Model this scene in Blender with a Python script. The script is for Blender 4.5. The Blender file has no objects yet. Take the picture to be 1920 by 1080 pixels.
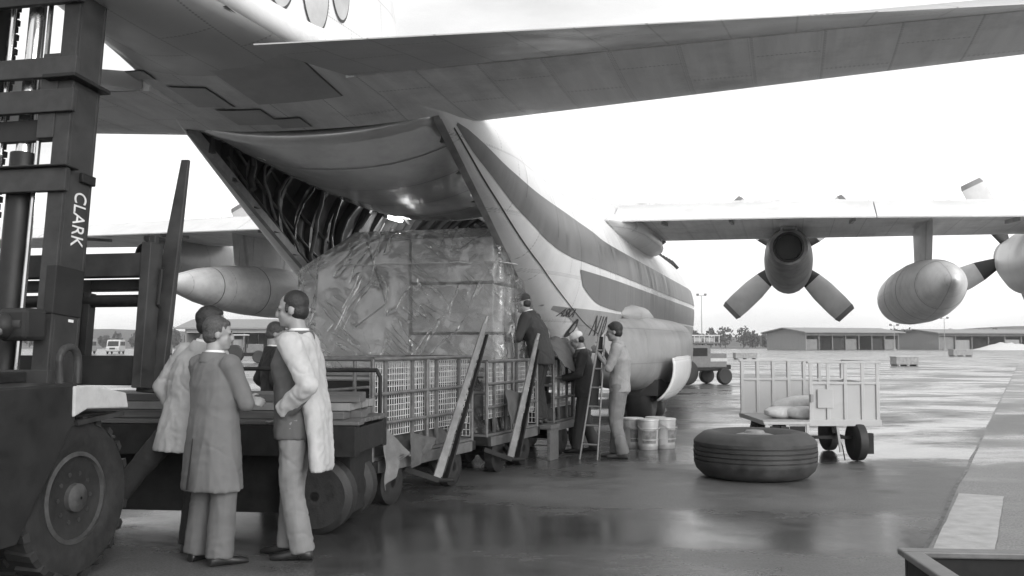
import bpy, bmesh, math, random
from mathutils import Vector, Matrix, Euler, noise
R = math.radians
sc = bpy.context.scene
col = sc.collection
# ---------------------------------------------------------------- camera
cam_d = bpy.data.cameras.new('camera'); cam = bpy.data.objects.new('camera', cam_d); col.objects.link(cam)
cam_d.sensor_width = 36.0; cam_d.lens = 33.75; cam_d.clip_start = 0.05; cam_d.clip_end = 6000
cam.location = (0, 0, 1.5); cam.rotation_euler = (math.pi/2 + math.atan(105/1800), 0, 0)
sc.camera = cam
# ---------------------------------------------------------------- overcast sky, soft sun ahead and to the right
SUN_EL, SUN_AZ = R(20), R(146)          # azimuth measured clockwise from the view direction (+Y)
w = bpy.data.worlds.new('World'); sc.world = w; w.use_nodes = True
nt = w.node_tree; nt.nodes.clear()
out = nt.nodes.new('ShaderNodeOutputWorld'); bg = nt.nodes.new('ShaderNodeBackground')
sky = nt.nodes.new('ShaderNodeTexSky'); sky.sky_type = 'NISHITA'; sky.sun_disc = False
sky.sun_elevation = SUN_EL; sky.sun_rotation = SUN_AZ; sky.air_density = 1.0; sky.dust_density = 4.0; sky.ozone_density = 1.0
bw = nt.nodes.new('ShaderNodeRGBToBW')
tc = nt.nodes.new('ShaderNodeTexCoord'); mp = nt.nodes.new('ShaderNodeMapping'); mp.inputs['Scale'].default_value = (1, 1, 3.2)
cn = nt.nodes.new('ShaderNodeTexNoise'); cn.inputs['Scale'].default_value = 1.3; cn.inputs['Detail'].default_value = 7; cn.inputs['Roughness'].default_value = .55
cr = nt.nodes.new('ShaderNodeMapRange'); cr.inputs[1].default_value = .35; cr.inputs[2].default_value = .7; cr.inputs[3].default_value = .50; cr.inputs[4].default_value = 1.14
mu = nt.nodes.new('ShaderNodeMath'); mu.operation = 'MULTIPLY'
# an overcast layer evens the sky out: half its light is the same in every direction
ov = nt.nodes.new('ShaderNodeMath'); ov.operation = 'MULTIPLY_ADD'; ov.inputs[1].default_value = .38; ov.inputs[2].default_value = 7.0
lk = nt.links.new
lk(sky.outputs[0], bw.inputs[0]); lk(bw.outputs[0], ov.inputs[0]); lk(tc.outputs['Generated'], mp.inputs[0]); lk(mp.outputs[0], cn.inputs['Vector'])
lk(cn.outputs[0], cr.inputs[0]); lk(ov.outputs[0], mu.inputs[0]); lk(cr.outputs[0], mu.inputs[1]); lk(mu.outputs[0], bg.inputs[0]); lk(bg.outputs[0], out.inputs[0])
bg.inputs[1].default_value = 0.145
sun_d = bpy.data.lights.new('sun', 'SUN'); sun_d.energy = 1.4; sun_d.angle = R(40); sun_d.color = (1, .99, .98)
sun = bpy.data.objects.new('sun', sun_d); col.objects.link(sun)
sv = Vector((math.sin(SUN_AZ)*math.cos(SUN_EL), math.cos(SUN_AZ)*math.cos(SUN_EL), math.sin(SUN_EL)))
sun.rotation_euler = sv.to_track_quat('Z', 'Y').to_euler(); sun.location = (10, 30, 40)
sc.view_settings.view_transform = 'Standard'; sc.view_settings.look = 'None'; sc.view_settings.exposure = 0.3; sc.view_settings.gamma = 1.0
sc.view_settings.use_curve_mapping = False
random.seed(7)
TMP = bpy.data.scenes.new('scratch')            # modifiers of single meshes are evaluated here, apart from the big scene
def evaluate(o):
    TMP.collection.objects.link(o); vl = TMP.view_layers[0]; vl.update(); me = bpy.data.meshes.new_from_object(o.evaluated_get(vl.depsgraph)); TMP.collection.objects.unlink(o); return me
# ---------------------------------------------------------------- materials
MATS = {}
def mat(name, grey, rough=.55, metal=0.0, var=.25, scale=6.0, bump=0.0, bscale=None, spec=.5, streak=None, dirt=0.0, dscale=1.3, coat=0.0, rvar=.12, panel=None):
    """grey procedural material: two noise octaves of colour, roughness variation, optional relief and streaks"""
    if name in MATS: return MATS[name]
    m = bpy.data.materials.new(name); m.use_nodes = True; MATS[name] = m
    n = m.node_tree.nodes; L = m.node_tree.links.new; p = n['Principled BSDF']
    p.inputs['Metallic'].default_value = metal; p.inputs['Specular IOR Level'].default_value = spec
    p.inputs['Coat Weight'].default_value = coat
    t = n.new('ShaderNodeTexCoord'); mpn = n.new('ShaderNodeMapping'); L(t.outputs['Object'], mpn.inputs[0])
    if streak: mpn.inputs['Scale'].default_value = streak
    a = n.new('ShaderNodeTexNoise'); a.inputs['Scale'].default_value = scale; a.inputs['Detail'].default_value = 6; a.inputs['Roughness'].default_value = .62
    L(mpn.outputs[0], a.inputs['Vector'])
    r = n.new('ShaderNodeMapRange'); r.inputs[1].default_value = .3; r.inputs[2].default_value = .7
    r.inputs[3].default_value = grey*(1-var); r.inputs[4].default_value = grey*(1+var); L(a.outputs[0], r.inputs[0])
    src = r.outputs[0]
    if dirt > 0:
        b = n.new('ShaderNodeTexNoise'); b.inputs['Scale'].default_value = dscale; b.inputs['Detail'].default_value = 8; b.inputs['Roughness'].default_value = .7
        L(t.outputs['Object'], b.inputs['Vector'])
        q = n.new('ShaderNodeMapRange'); q.inputs[1].default_value = .48; q.inputs[2].default_value = .72; q.inputs[3].default_value = 1; q.inputs[4].default_value = 1-dirt
        L(b.outputs[0], q.inputs[0]); mm = n.new('ShaderNodeMath'); mm.operation = 'MULTIPLY'; L(src, mm.inputs[0]); L(q.outputs[0], mm.inputs[1]); src = mm.outputs[0]
    if panel:                                   # skin panels: seams and rivet rows in the plane of two object axes
        ax, pw, ph = panel; sp_ = n.new('ShaderNodeSeparateXYZ'); L(t.outputs['Object'], sp_.inputs[0]); cb = n.new('ShaderNodeCombineXYZ'); L(sp_.outputs[ax[0]], cb.inputs[0]); L(sp_.outputs[ax[1]], cb.inputs[1])
        def bricks(w_, h_, mo, sh):
            k = n.new('ShaderNodeTexBrick'); k.inputs['Scale'].default_value = 1; k.inputs['Brick Width'].default_value = w_; k.inputs['Row Height'].default_value = h_; k.inputs['Mortar Size'].default_value = mo; k.inputs['Mortar Smooth'].default_value = 0; k.offset = sh; L(cb.outputs[0], k.inputs['Vector']); return k
        def mul(x, y):
            q = n.new('ShaderNodeMath'); q.operation = 'MULTIPLY'; L(x, q.inputs[0]); L(y, q.inputs[1]); return q.outputs[0]
        k1 = bricks(pw, ph, .005, .37); k1.inputs['Color1'].default_value = (.975, .975, .975, 1); k1.inputs['Color2'].default_value = (1.02, 1.02, 1.02, 1); k1.inputs['Mortar'].default_value = (.84, .84, .84, 1); src = mul(src, k1.outputs[0])
        k2 = bricks(pw, ph, .022, .37); k3 = n.new('ShaderNodeTexVoronoi'); k3.inputs['Scale'].default_value = 26; k3.inputs['Randomness'].default_value = 0; L(cb.outputs[0], k3.inputs['Vector'])
        c_ = n.new('ShaderNodeMath'); c_.operation = 'LESS_THAN'; c_.inputs[1].default_value = .28; L(k3.outputs['Distance'], c_.inputs[0]); d_ = mul(c_.outputs[0], k2.outputs['Fac'])
        e_ = n.new('ShaderNodeMapRange'); e_.inputs[3].default_value = 1; e_.inputs[4].default_value = .68; L(d_, e_.inputs[0]); src = mul(src, e_.outputs[0])
    L(src, p.inputs['Base Color'])
    rr = n.new('ShaderNodeMapRange'); rr.inputs[1].default_value = .3; rr.inputs[2].default_value = .7
    rr.inputs[3].default_value = max(.03, rough-rvar); rr.inputs[4].default_value = min(1, rough+rvar); L(a.outputs[0], rr.inputs[0]); L(rr.outputs[0], p.inputs['Roughness'])
    if bump > 0:
        c = n.new('ShaderNodeTexNoise'); c.inputs['Scale'].default_value = bscale or scale*4; c.inputs['Detail'].default_value = 5; L(t.outputs['Object'], c.inputs['Vector'])
        bp = n.new('ShaderNodeBump'); bp.inputs['Strength'].default_value = bump; bp.inputs['Distance'].default_value = .02; L(c.outputs[0], bp.inputs['Height']); L(bp.outputs[0], p.inputs['Normal'])
    return m
def emit(name, strength):
    if name in MATS: return MATS[name]
    m = bpy.data.materials.new(name); m.use_nodes = True; MATS[name] = m
    p = m.node_tree.nodes['Principled BSDF']; p.inputs['Base Color'].default_value = (.9, .9, .9, 1)
    p.inputs['Emission Color'].default_value = (1, 1, 1, 1); p.inputs['Emission Strength'].default_value = strength
    return m
# ---------------------------------------------------------------- mesh builder
def tag(o, label=None, cat=None, group=None, kind=None):
    if label: o['label'] = label
    if cat: o['category'] = cat
    if group: o['group'] = group
    if kind: o['kind'] = kind
    return o
def empty(name, loc=(0, 0, 0), rz=0, label=None, cat=None, group=None, rot=None):
    o = bpy.data.objects.new(name, None); col.objects.link(o); o.location = loc; o.empty_display_size = .2
    o.rotation_euler = rot if rot else (0, 0, rz)
    return tag(o, label, cat, group)
class MB:
    def __init__(s): s.v = []; s.f = []
    def add(s, vs, fs):
        k = len(s.v); s.v += [tuple(v) for v in vs]; s.f += [tuple(i+k for i in f) for f in fs]; return s
    def box(s, c, d, rot=None):
        x, y, z = d[0]/2, d[1]/2, d[2]/2
        vs = [Vector(p) for p in ((-x,-y,-z),(x,-y,-z),(x,y,-z),(-x,y,-z),(-x,-y,z),(x,-y,z),(x,y,z),(-x,y,z))]
        if rot is not None:
            M = Euler(rot).to_matrix() if not isinstance(rot, Matrix) else rot
            vs = [M @ p for p in vs]
        c = Vector(c)
        return s.add([p+c for p in vs], [(0,3,2,1),(4,5,6,7),(0,1,5,4),(1,2,6,5),(2,3,7,6),(3,0,4,7)])
    def lim(s, a, b):
        return s.box([(a[i]+b[i])/2 for i in range(3)], [abs(b[i]-a[i]) for i in range(3)])
    def frame(s, p, q, up=(0, 0, 1)):
        d = (Vector(q)-Vector(p)).normalized(); u = Vector(up)
        if abs(d.dot(u)) > .98: u = Vector((0, 1, 0)) if abs(d.y) < .9 else Vector((1, 0, 0))
        x = d.cross(u).normalized(); y = x.cross(d).normalized(); return d, x, y
    def bar(s, p, q, w, h, up=(0, 0, 1), w2=None, h2=None):
        p, q = Vector(p), Vector(q); d, x, y = s.frame(p, q, up); w2 = w2 or w; h2 = h2 or h; vs = []
        for c, a, b in ((p, w/2, h/2), (q, w2/2, h2/2)): vs += [c-x*a-y*b, c+x*a-y*b, c+x*a+y*b, c-x*a+y*b]
        return s.add(vs, [(0,1,2,3),(7,6,5,4),(0,4,5,1),(1,5,6,2),(2,6,7,3),(3,7,4,0)])
    def tube(s, p, q, r, r2=None, n=10):
        p, q = Vector(p), Vector(q); d, x, y = s.frame(p, q); r2 = r if r2 is None else r2; vs = []
        for c, a in ((p, r), (q, r2)): vs += [c+(x*math.cos(2*math.pi*i/n)+y*math.sin(2*math.pi*i/n))*a for i in range(n)]
        fs = [(i, (i+1) % n, n+(i+1) % n, n+i) for i in range(n)]
        return s.add(vs, fs+[tuple(range(n))[::-1], tuple(range(n, 2*n))])
    def path(s, pts, r, n=8):
        for a, b in zip(pts, pts[1:]): s.tube(a, b, r, n=n)
        for a in pts[1:-1]: s.ell(a, (r, r, r), 8, 5)
        return s
    def loft(s, rings, closed=True, caps=True):
        m = len(rings[0]); k = len(s.v); vs = [p for r in rings for p in r]; fs = []
        for i in range(len(rings)-1):
            for j in range(m if closed else m-1):
                a = i*m+j; b = i*m+(j+1) % m; fs.append((a, b, b+m, a+m))
        if caps: fs += [tuple(range(m))[::-1], tuple(range((len(rings)-1)*m, len(rings)*m))]
        return s.add(vs, fs)
    def lathe(s, prof, o=(0, 0, 0), ax=(0, 0, 1), n=32, caps=True):
        ax = Vector(ax).normalized(); u = Vector((1, 0, 0)) if abs(ax.x) < .9 else Vector((0, 1, 0)); x = (u-ax*u.dot(ax)).normalized(); y = ax.cross(x); o = Vector(o)
        return s.loft([[o+ax*z+(x*math.cos(2*math.pi*i/n)+y*math.sin(2*math.pi*i/n))*max(r, 1e-4) for i in range(n)] for r, z in prof], True, caps)
    def ell(s, c, r, n=14, m=8, M=None):
        c = Vector(c); rs = []
        for j in range(m+1):
            t = math.pi*j/m; q = max(math.sin(t), .002)
            ring = [Vector((r[0]*q*math.cos(2*math.pi*i/n), r[1]*q*math.sin(2*math.pi*i/n), -r[2]*math.cos(t))) for i in range(n)]
            rs.append([c+(M @ p if M is not None else p) for p in ring])
        return s.loft(rs)
    def prism(s, poly, lo, hi, axis=2):
        def pt(a, b, c): return ((c, a, b), (a, c, b), (a, b, c))[axis]
        n = len(poly); vs = [pt(a, b, lo) for a, b in poly]+[pt(a, b, hi) for a, b in poly]
        return s.add(vs, [tuple(range(n))[::-1], tuple(range(n, 2*n))]+[(i, (i+1) % n, n+(i+1) % n, n+i) for i in range(n)])
    def build(s, name, m, parent=None, smooth=None, bevel=0, fix=True, sub=0):
        me = bpy.data.meshes.new(name); me.from_pydata(s.v, [], s.f)
        if fix:
            b = bmesh.new(); b.from_mesh(me); bmesh.ops.recalc_face_normals(b, faces=b.faces); b.to_mesh(me); b.free()
        if smooth is not None:
            me.shade_smooth(); me.set_sharp_from_angle(angle=R(smooth))
        me.materials.append(m)
        o = bpy.data.objects.new(name, me); col.objects.link(o)
        if parent: o.parent = parent
        if bevel:
            bv = o.modifiers.new('bevel', 'BEVEL'); bv.width = bevel; bv.segments = 2; bv.limit_method = 'ANGLE'; bv.angle_limit = R(40)
        if sub:
            sb = o.modifiers.new('subdiv', 'SUBSURF'); sb.levels = sub; sb.render_levels = sub
        return o
def kids(o): return [c for c in bpy.data.objects if c.parent == o]
def copy_tree(o, parent=None, loc=None, rz=None, label=None, group=None):
    c = o.copy(); col.objects.link(c); c.parent = parent
    for ch in kids(o): copy_tree(ch, c)
    if loc is not None: c.location = loc
    if rz is not None: c.rotation_euler = (0, 0, rz)
    return tag(c, label, None, group)
def lerp(x, pts):
    if x <= pts[0][0]: return pts[0][1]
    for (a, b), (c, d) in zip(pts, pts[1:]):
        if x <= c: return b+(d-b)*(x-a)/(c-a)
    return pts[-1][1]
def smoothlerp(x, pts):
    """Catmull-Rom through points sorted by x"""
    n = len(pts)
    if x <= pts[0][0]: return pts[0][1]
    if x >= pts[-1][0]: return pts[-1][1]
    for i in range(n-1):
        if x <= pts[i+1][0]: break
    x1, y1 = pts[i]; x2, y2 = pts[i+1]; h = x2-x1
    m1 = (y2-pts[i-1][1])/(x2-pts[i-1][0]) if i > 0 else (y2-y1)/h
    m2 = (pts[i+2][1]-y1)/(pts[i+2][0]-x1) if i+2 < n else (y2-y1)/h
    t = (x-x1)/h
    return (2*t**3-3*t*t+1)*y1+(t**3-2*t*t+t)*h*m1+(-2*t**3+3*t*t)*y2+(t**3-t*t)*h*m2
# ================================================================ setting
def wet_ground(name, dry, wet, r_dry, r_wet, lo, hi, seed, stretch=(1, 1, 1)):
    m = bpy.data.materials.new(name); m.use_nodes = True; n = m.node_tree.nodes; L = m.node_tree.links.new; p = n['Principled BSDF']
    t = n.new('ShaderNodeTexCoord')
    mp = n.new('ShaderNodeMapping'); mp.inputs['Location'].default_value = (seed, seed*.7, 0); mp.inputs['Rotation'].default_value = (0, 0, R(-20)); mp.inputs['Scale'].default_value = stretch; L(t.outputs['Object'], mp.inputs[0])
    a = n.new('ShaderNodeTexNoise'); a.inputs['Scale'].default_value = .22; a.inputs['Detail'].default_value = 9; a.inputs['Roughness'].default_value = .62; a.inputs['Distortion'].default_value = .5; L(mp.outputs[0], a.inputs['Vector'])
    k = n.new('ShaderNodeMapRange'); k.interpolation_type = 'SMOOTHSTEP'; k.inputs[1].default_value = lo; k.inputs[2].default_value = hi; L(a.outputs[0], k.inputs[0])   # 0 dry - 1 wet
    g = n.new('ShaderNodeTexNoise'); g.inputs['Scale'].default_value = 60; g.inputs['Detail'].default_value = 4; L(t.outputs['Object'], g.inputs['Vector'])
    s = n.new('ShaderNodeTexNoise'); s.inputs['Scale'].default_value = 1.6; s.inputs['Detail'].default_value = 8; s.inputs['Roughness'].default_value = .7; L(t.outputs['Object'], s.inputs['Vector'])
    def mr(src, a0, a1, b0, b1):
        q = n.new('ShaderNodeMapRange'); q.inputs[1].default_value = a0; q.inputs[2].default_value = a1; q.inputs[3].default_value = b0; q.inputs[4].default_value = b1; L(src, q.inputs[0]); return q.outputs[0]
    def ma(op, x, y):
        q = n.new('ShaderNodeMath'); q.operation = op
        for i, v in enumerate((x, y)):
            if hasattr(v, 'links'): L(v, q.inputs[i])
            else: q.inputs[i].default_value = v
        return q.outputs[0]
    base = mr(k.outputs[0], 0, 1, dry, wet)
    base = ma('MULTIPLY', base, mr(g.outputs[0], .3, .7, .6, 1.4)); base = ma('MULTIPLY', base, mr(s.outputs[0], .3, .7, .7, 1.3))
    # oil drips and tyre scuffs
    o = n.new('ShaderNodeTexVoronoi'); o.inputs['Scale'].default_value = .8; L(t.outputs['Object'], o.inputs['Vector'])
    base = ma('MULTIPLY', base, mr(o.outputs['Distance'], .04, .16, .5, 1))
    L(base, p.inputs['Base Color'])
    ro = mr(k.outputs[0], 0, 1, r_dry, r_wet); ro = ma('MULTIPLY', ro, mr(s.outputs[0], .3, .7, .75, 1.3)); L(ro, p.inputs['Roughness'])
    p.inputs['IOR'].default_value = 1.36
    bs = mr(k.outputs[0], 0, 1, .5, .12)
    h = ma('ADD', g.outputs[0], ma('MULTIPLY', s.outputs[0], .7))
    bp = n.new('ShaderNodeBump'); bp.inputs['Distance'].default_value = .006; L(bs, bp.inputs['Strength']); L(h, bp.inputs['Height']); L(bp.outputs[0], p.inputs['Normal'])
    return m
M_apron = wet_ground('wet_apron', .12, .055, .42, .13, .40, .60, 3.0, (1.0, 1.6, 1))
M_strip = wet_ground('damp_concrete', .22, .13, .5, .2, .42, .62, 11.0, (1.0, 1.6, 1))
g = MB(); g.add([(-2500, -60, 0), (2500, -60, 0), (2500, 1150, 0), (-2500, 1150, 0)], [(0, 1, 2, 3)])
tag(g.build('apron', M_apron), kind='structure')
# concrete beyond the construction joint on the right
dv = Vector((.473, .881, 0)); nv = Vector((.881, -.473, 0)); j0 = Vector((2.94, 6.94, 0))
random.seed(3)
edge = []
for i in range(-6, 60):
    q = j0+dv*(i*1.3)+nv*random.uniform(-.012, .012); edge.append((q.x, q.y, .004))
far = [(e[0]+dv.x*0+nv.x*60, e[1]+nv.y*60, .004) for e in edge]
g = MB()
nE = len(edge); g.add(edge+far, [(i, i+1, nE+i+1, nE+i) for i in range(nE-1)]); tag(g.build('concrete_pavement', M_strip), kind='structure')
M_joint = mat('joint_tar', .02, .35)
g = MB()
jl = [Vector(e)+nv*(-.02+random.uniform(-.006, .006)) for e in edge]; jr = [Vector(e)+nv*(.012+random.uniform(-.006, .006)) for e in edge]
g.add([(v.x, v.y, .008) for v in jl+jr], [(i, i+1, nE+i+1, nE+i) for i in range(nE-1)]); tag(g.build('pavement_joint', M_joint), kind='structure')
M_line = mat('worn_paint', .42, .45, var=.35, scale=14, dirt=.5, dscale=7)
def strip_sheet(name, a, b, wd, z, m):
    a, b = Vector(a), Vector(b); d = (b-a).normalized(); x = Vector((d.y, -d.x, 0)); k = 14; g = MB(); vs = []
    for i in range(k+1):
        c = a+(b-a)*i/k
        for sgn in (-1, 1): q = c+x*(wd/2+random.uniform(-.004, .004))*sgn; vs.append((q.x, q.y, z))
    g.add(vs, [(2*i, 2*i+1, 2*i+3, 2*i+2) for i in range(k)]); return tag(g.build(name, m), kind='structure')
q = j0+nv*.24+dv*.1
strip_sheet('painted_marking', (q.x, q.y, 0), (q.x+dv.x*3.05, q.y+dv.y*3.05, 0), .40, .012, M_line)
# far grass strip between the apron and the hangars, hills beyond
M_grass = mat('far_grass', .11, .9, var=.3, scale=.05)
g = MB(); g.add([(-900, 300, .02), (900, 300, .02), (900, 700, .02), (-900, 700, .02)], [(0, 1, 2, 3)]); tag(g.build('grass_field', M_grass), kind='structure')
M_hill = mat('hill_wood', .07, .95, var=.35, scale=.02)
def hill(name, y, pts, seed):
    g = MB(); n = 160; x0, x1 = pts[0][0], pts[-1][0]; rows = []
    for d, f in ((-90, 0), (-50, .55), (0, 1), (120, .8), (240, .3)):
        rows.append([(x0+(x1-x0)*i/n, y+d, max(-1, smoothlerp(x0+(x1-x0)*i/n, pts)*f*(1+.13*noise.noise((i*.35, seed, d*.01))+.05*noise.noise((i*1.1, seed, 3))))) for i in range(n+1)])
    g.loft(rows, closed=False, caps=False); return tag(g.build(name, M_hill, smooth=60), kind='structure')
hill('hills', 720, [(-1000, 11), (-600, 14), (-330, 13), (-160, 9), (0, 8), (150, 7), (280, 9), (380, 15), (500, 12), (900, 10)], 4)
# a far wood that reads as one mass
M_leaf = mat('far_foliage', .06, .9, var=.5, scale=.4)
def wood(name, xs, y, hmin, hmax, seed):
    rnd = random.Random(seed); g = MB(); x = xs[0]
    while x < xs[1]:
        h = rnd.uniform(hmin, hmax); yy = y+rnd.uniform(-18, 18); wd = h*rnd.uniform(.45, .8)
        g.tube((x, yy, 0), (x+rnd.uniform(-.3, .3), yy, h*.7), .22, .08, 5)
        for k in range(150):
            a = rnd.uniform(0, 6.28); u = rnd.uniform(-1, 1); rr = rnd.uniform(.35, 1)**.5*(1+.35*noise.noise((a*1.3, u*2, x)))
            q = Vector((x+wd*.6*rr*math.cos(a)*math.sqrt(1-u*u), yy+wd*.6*rr*math.sin(a)*math.sqrt(1-u*u), h*.55+h*.45*u*rr))
            s = rnd.uniform(.3, .75); M = Euler((rnd.uniform(0, 6), rnd.uniform(0, 6), rnd.uniform(0, 6))).to_matrix()
            g.add([q+M @ Vector(v) for v in ((-s, -s*.6, 0), (s, -s*.5, .1*s), (s*.7, s*.7, 0), (-s*.6, s*.6, -.1*s))], [(0, 1, 2, 3)])
        x += rnd.uniform(1.8, 4.2)
    return g.build(name, M_leaf, fix=False)
tag(wood('tree_belt', (-215, 215), 400, 4.5, 8.5, 5), 'dark belt of far trees along the airfield boundary', 'trees', kind='stuff')
# ---------------------------------------------------------------- far buildings
M_shed = mat('shed_sheet', .30, .7, var=.12, scale=.6, streak=(8, 8, .6)); M_shed2 = mat('shed_roof', .24, .6, var=.15, scale=.5)
M_dark = mat('dark_interior', .03, .9); M_pale = mat('pale_cladding', .6, .6, var=.1); M_mid = mat('mid_cladding', .2, .7, var=.2, scale=1)
def hangar(name, p, yaw, length, width, eave, ridge, label, bays, fascia=0):
    """p = near corner; length runs along local x, width along local y; long side faces the apron"""
    r = empty(name, (p[0], p[1], 0), yaw, label, 'hangar', None)
    MB().prism([(0, 0), (width, 0), (width, eave), (width/2, ridge), (0, eave)], -.15, 0, 0).build('gable_wall', M_shed, r)
    MB().prism([(0, 0), (width, 0), (width, eave), (width/2, ridge), (0, eave)], length, length+.15, 0).build('gable_wall', M_shed, r)
    MB().lim((0, width-.2, 0), (length, width-.02, eave-.05)).build('rear_wall', M_mid, r)
    MB().lim((0, .02, eave*.82), (length, .3, eave-.05)).build('fascia', M_pale if fascia else M_mid, r)
    for a, b in ((-1.2, 0), (0, 1.2)): pass
    rf = MB()
    o = 1.3
    for y0, z0, y1, z1 in ((-o, eave-.12*o, width/2, ridge), (width/2, ridge, width+o, eave-.12*o)):
        rf.add([(-o, y0, z0), (length+o, y0, z0), (length+o, y1, z1), (-o, y1, z1), (-o, y0, z0+.25), (length+o, y0, z0+.25), (length+o, y1, z1+.25), (-o, y1, z1+.25)], [(0,3,2,1),(4,5,6,7),(0,1,5,4),(1,2,6,5),(2,3,7,6),(3,0,4,7)])
    rf.build('roof', M_shed2, r)
    bw = length/bays; rnd = random.Random(length)
    for i in range(bays+1): MB().lim((i*bw-.12, .3, 0), (i*bw+.12, .6, eave*.82)).build('post', M_mid, r)
    for i in range(bays):
        if rnd.random() < .55: MB().lim((i*bw+.3, .7+.2*(i % 2), 0), (i*bw+bw-.3, .8+.2*(i % 2), eave*rnd.uniform(.5, .8))).build('door_panel', (M_mid, M_shed, M_dark)[i % 3], r)
    MB().lim((0, 0, .01), (length, width, .03)).build('floor_slab', M_dark, r)
    return r
hangar('hangar', (75, 245), math.atan2(10, 28.3), 29, 17, 4.5, 5.6, 'pale hangar with open dark bays and gabled end, beyond the raised luggage cart', 7)
hangar('hangar', (112, 252), math.atan2(6, 28.3), 40, 18, 4.4, 5.3, 'low hangar at the far right behind a pale heap', 8)
hangar('hangar', (-49.5, 146), 0.0, 26, 14, 3.9, 5.2, 'low hangar with pale fascia behind the standing men at left', 6, fascia=1)
# pale sheeted heap before the far right hangar
g = MB()
rnd = random.Random(2); rows = []
for j in range(7):
    rows.append([(113+i*1.1, 232+j*1.2, max(.0, 1.9*math.sin(math.pi*i/15)*math.sin(math.pi*j/6)*(1+.5*noise.noise((i*.6, j*.7, 1))))) for i in range(16)])
g.loft(rows, closed=False, caps=False); tag(g.build('sheeted_heap', M_pale, smooth=60), 'pale sheeted heap in front of the far right hangar', 'heap')
# small things left about on the far apron
M_steel = mat('galvanised', .33, .45, metal=.3, var=.2); M_crate = mat('crate_board', .3, .8, var=.3)
def crate(p, d, label, yaw=.1):
    r = empty('crate', p, yaw, label, 'crate', 'crates on the far apron')
    MB().lim((-d[0]/2, -d[1]/2, .1), (d[0]/2, d[1]/2, d[2])).build('box', M_crate, r, bevel=.02)
    for x in (-1, 0, 1): MB().lim((x*d[0]*.42-.06, -d[1]/2, 0), (x*d[0]*.42+.06, d[1]/2, .1)).build('skid', M_mid, r)
    MB().lim((-d[0]/2-.03, -d[1]/2-.03, d[2]), (d[0]/2+.03, d[1]/2+.03, d[2]+.05)).build('lid', M_steel, r)
crate((26.9, 66, 0), (1.6, .9, .6), 'low crate on the wet apron right of the luggage cart')
crate((23.0, 95, 0), (2.2, .9, .6), 'small crate on the apron above the luggage cart')
crate((55, 118, 0), (2.5, 1.2, .8), 'dark crate far out between the two right hangars')
def lamp_post(p, h, label):
    r = empty('light_mast', p, 0, label, 'light mast', 'light masts on the far apron')
    MB().tube((0, 0, 0), (0, 0, h), .12, .07, 8).build('pole', M_steel, r); MB().lim((-1, -.1, h), (1, .1, h+.12)).build('crossarm', M_steel, r)
    for x in (-.8, .8): MB().lim((x-.25, -.3, h+.12), (x+.25, .15, h+.5)).build('floodlight', M_mid, r, bevel=.05)
    MB().lim((-.35, -.35, 0), (.35, .35, .4)).build('base', M_shed, r)
lamp_post((39.5, 200, 0), 11.5, 'thin light mast beside the aircraft nose')
lamp_post((85.5, 215, 0), 5.5, 'short light mast before the open-bay hangar')
lamp_post((103.5, 230, 0), 7.5, 'light mast between the two right hangars')
# ================================================================ aircraft
AC = empty('cargo_aircraft', (2.33, 26.1, 0), label='four-engined propeller freighter with striped fuselage and open rear loading door', cat='aircraft', rot=(0, .0145, R(-16)))
M_white = mat('white_paint', .74, .38, var=.06, scale=2.5, dirt=.16, dscale=.9, streak=(1, 1, .25), panel=((1, 2), 1.35, .62)); M_alu = mat('bare_aluminium', .50, .42, metal=.3, var=.14, scale=2.2, dirt=.25, dscale=1.1, panel=((1, 0), 1.1, .5))
M_under = mat('weathered_aluminium', .78, .5, metal=.15, var=.16, scale=1.6, dirt=.35, dscale=.8, streak=(3, .3, 1), panel=((1, 0), 1.3, .58)); M_belly = mat('belly_grey', .36, .42, metal=.2, var=.1, scale=2, dirt=.25, dscale=1.5, streak=(1, 1, .3), panel=((1, 2), 1.35, .6))
M_stripe = mat('stripe_paint', .17, .42, var=.25, scale=2.2, dirt=-.45, dscale=1.6, streak=(1.5, 2.2, .22)); M_edge = mat('panel_seam', .05, .6)
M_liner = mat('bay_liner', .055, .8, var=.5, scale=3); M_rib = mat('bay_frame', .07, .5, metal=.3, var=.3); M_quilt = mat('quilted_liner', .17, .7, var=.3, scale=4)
M_flap = mat('flap_paint', .72, .4, var=.08, scale=1.5, dirt=.15); M_pol = mat('polished_skin', .85, .2, metal=.5, var=.12, scale=1.2, dirt=.2, dscale=2.5, rvar=.08)
M_black = mat('black_rubber', .022, .62, var=.35, scale=14, bump=.15); M_blade = mat('blade_grey', .5, .45, metal=.1, var=.1, scale=3, dirt=.2)
M_cuff = mat('blade_cuff', .025, .6); M_soot = mat('sooty_metal', .30, .5, metal=.4, var=.4, scale=3, dirt=.4)
ST = [(-22.8,.05,4.66,4.71,4.61,.03,4.63),(-22,.3,4.6,4.72,4.45,.22,4.5),(-20,.60,4.36,4.58,4.18,.5,4.24),(-18.2,1.02,4.19,4.48,3.98,.88,4.05),(-16.6,1.60,4.06,4.60,3.78,1.50,3.86),(-15,1.86,3.6,4.52,3.0,1.52,3.08),
      (-13.6,2.0,3.05,4.5,2.32,1.52,2.40),(-12,2.08,2.7,4.52,1.55,1.52,1.63),(-10.6,2.13,2.55,4.5,.68,1.52,.95),(-9,2.15,2.5,4.5,.65,1.52,.95),(3.5,2.15,2.5,4.5,.65,1.52,.95),(5,2.1,2.5,4.48,.65,1.45,.95),
      (6.4,1.82,2.3,4.15,.75,1.2,1.0),(7.6,1.3,2.1,3.3,.98,.8,1.15),(8.6,.7,2.0,2.55,1.35,.4,1.5),(9.2,.06,2.0,2.05,1.95,.03,1.95)]
COLS = [[(r[0], r[k]) for r in ST] for k in range(1, 7)]
def stn(s): return [lerp(s, c) for c in COLS]
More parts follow.
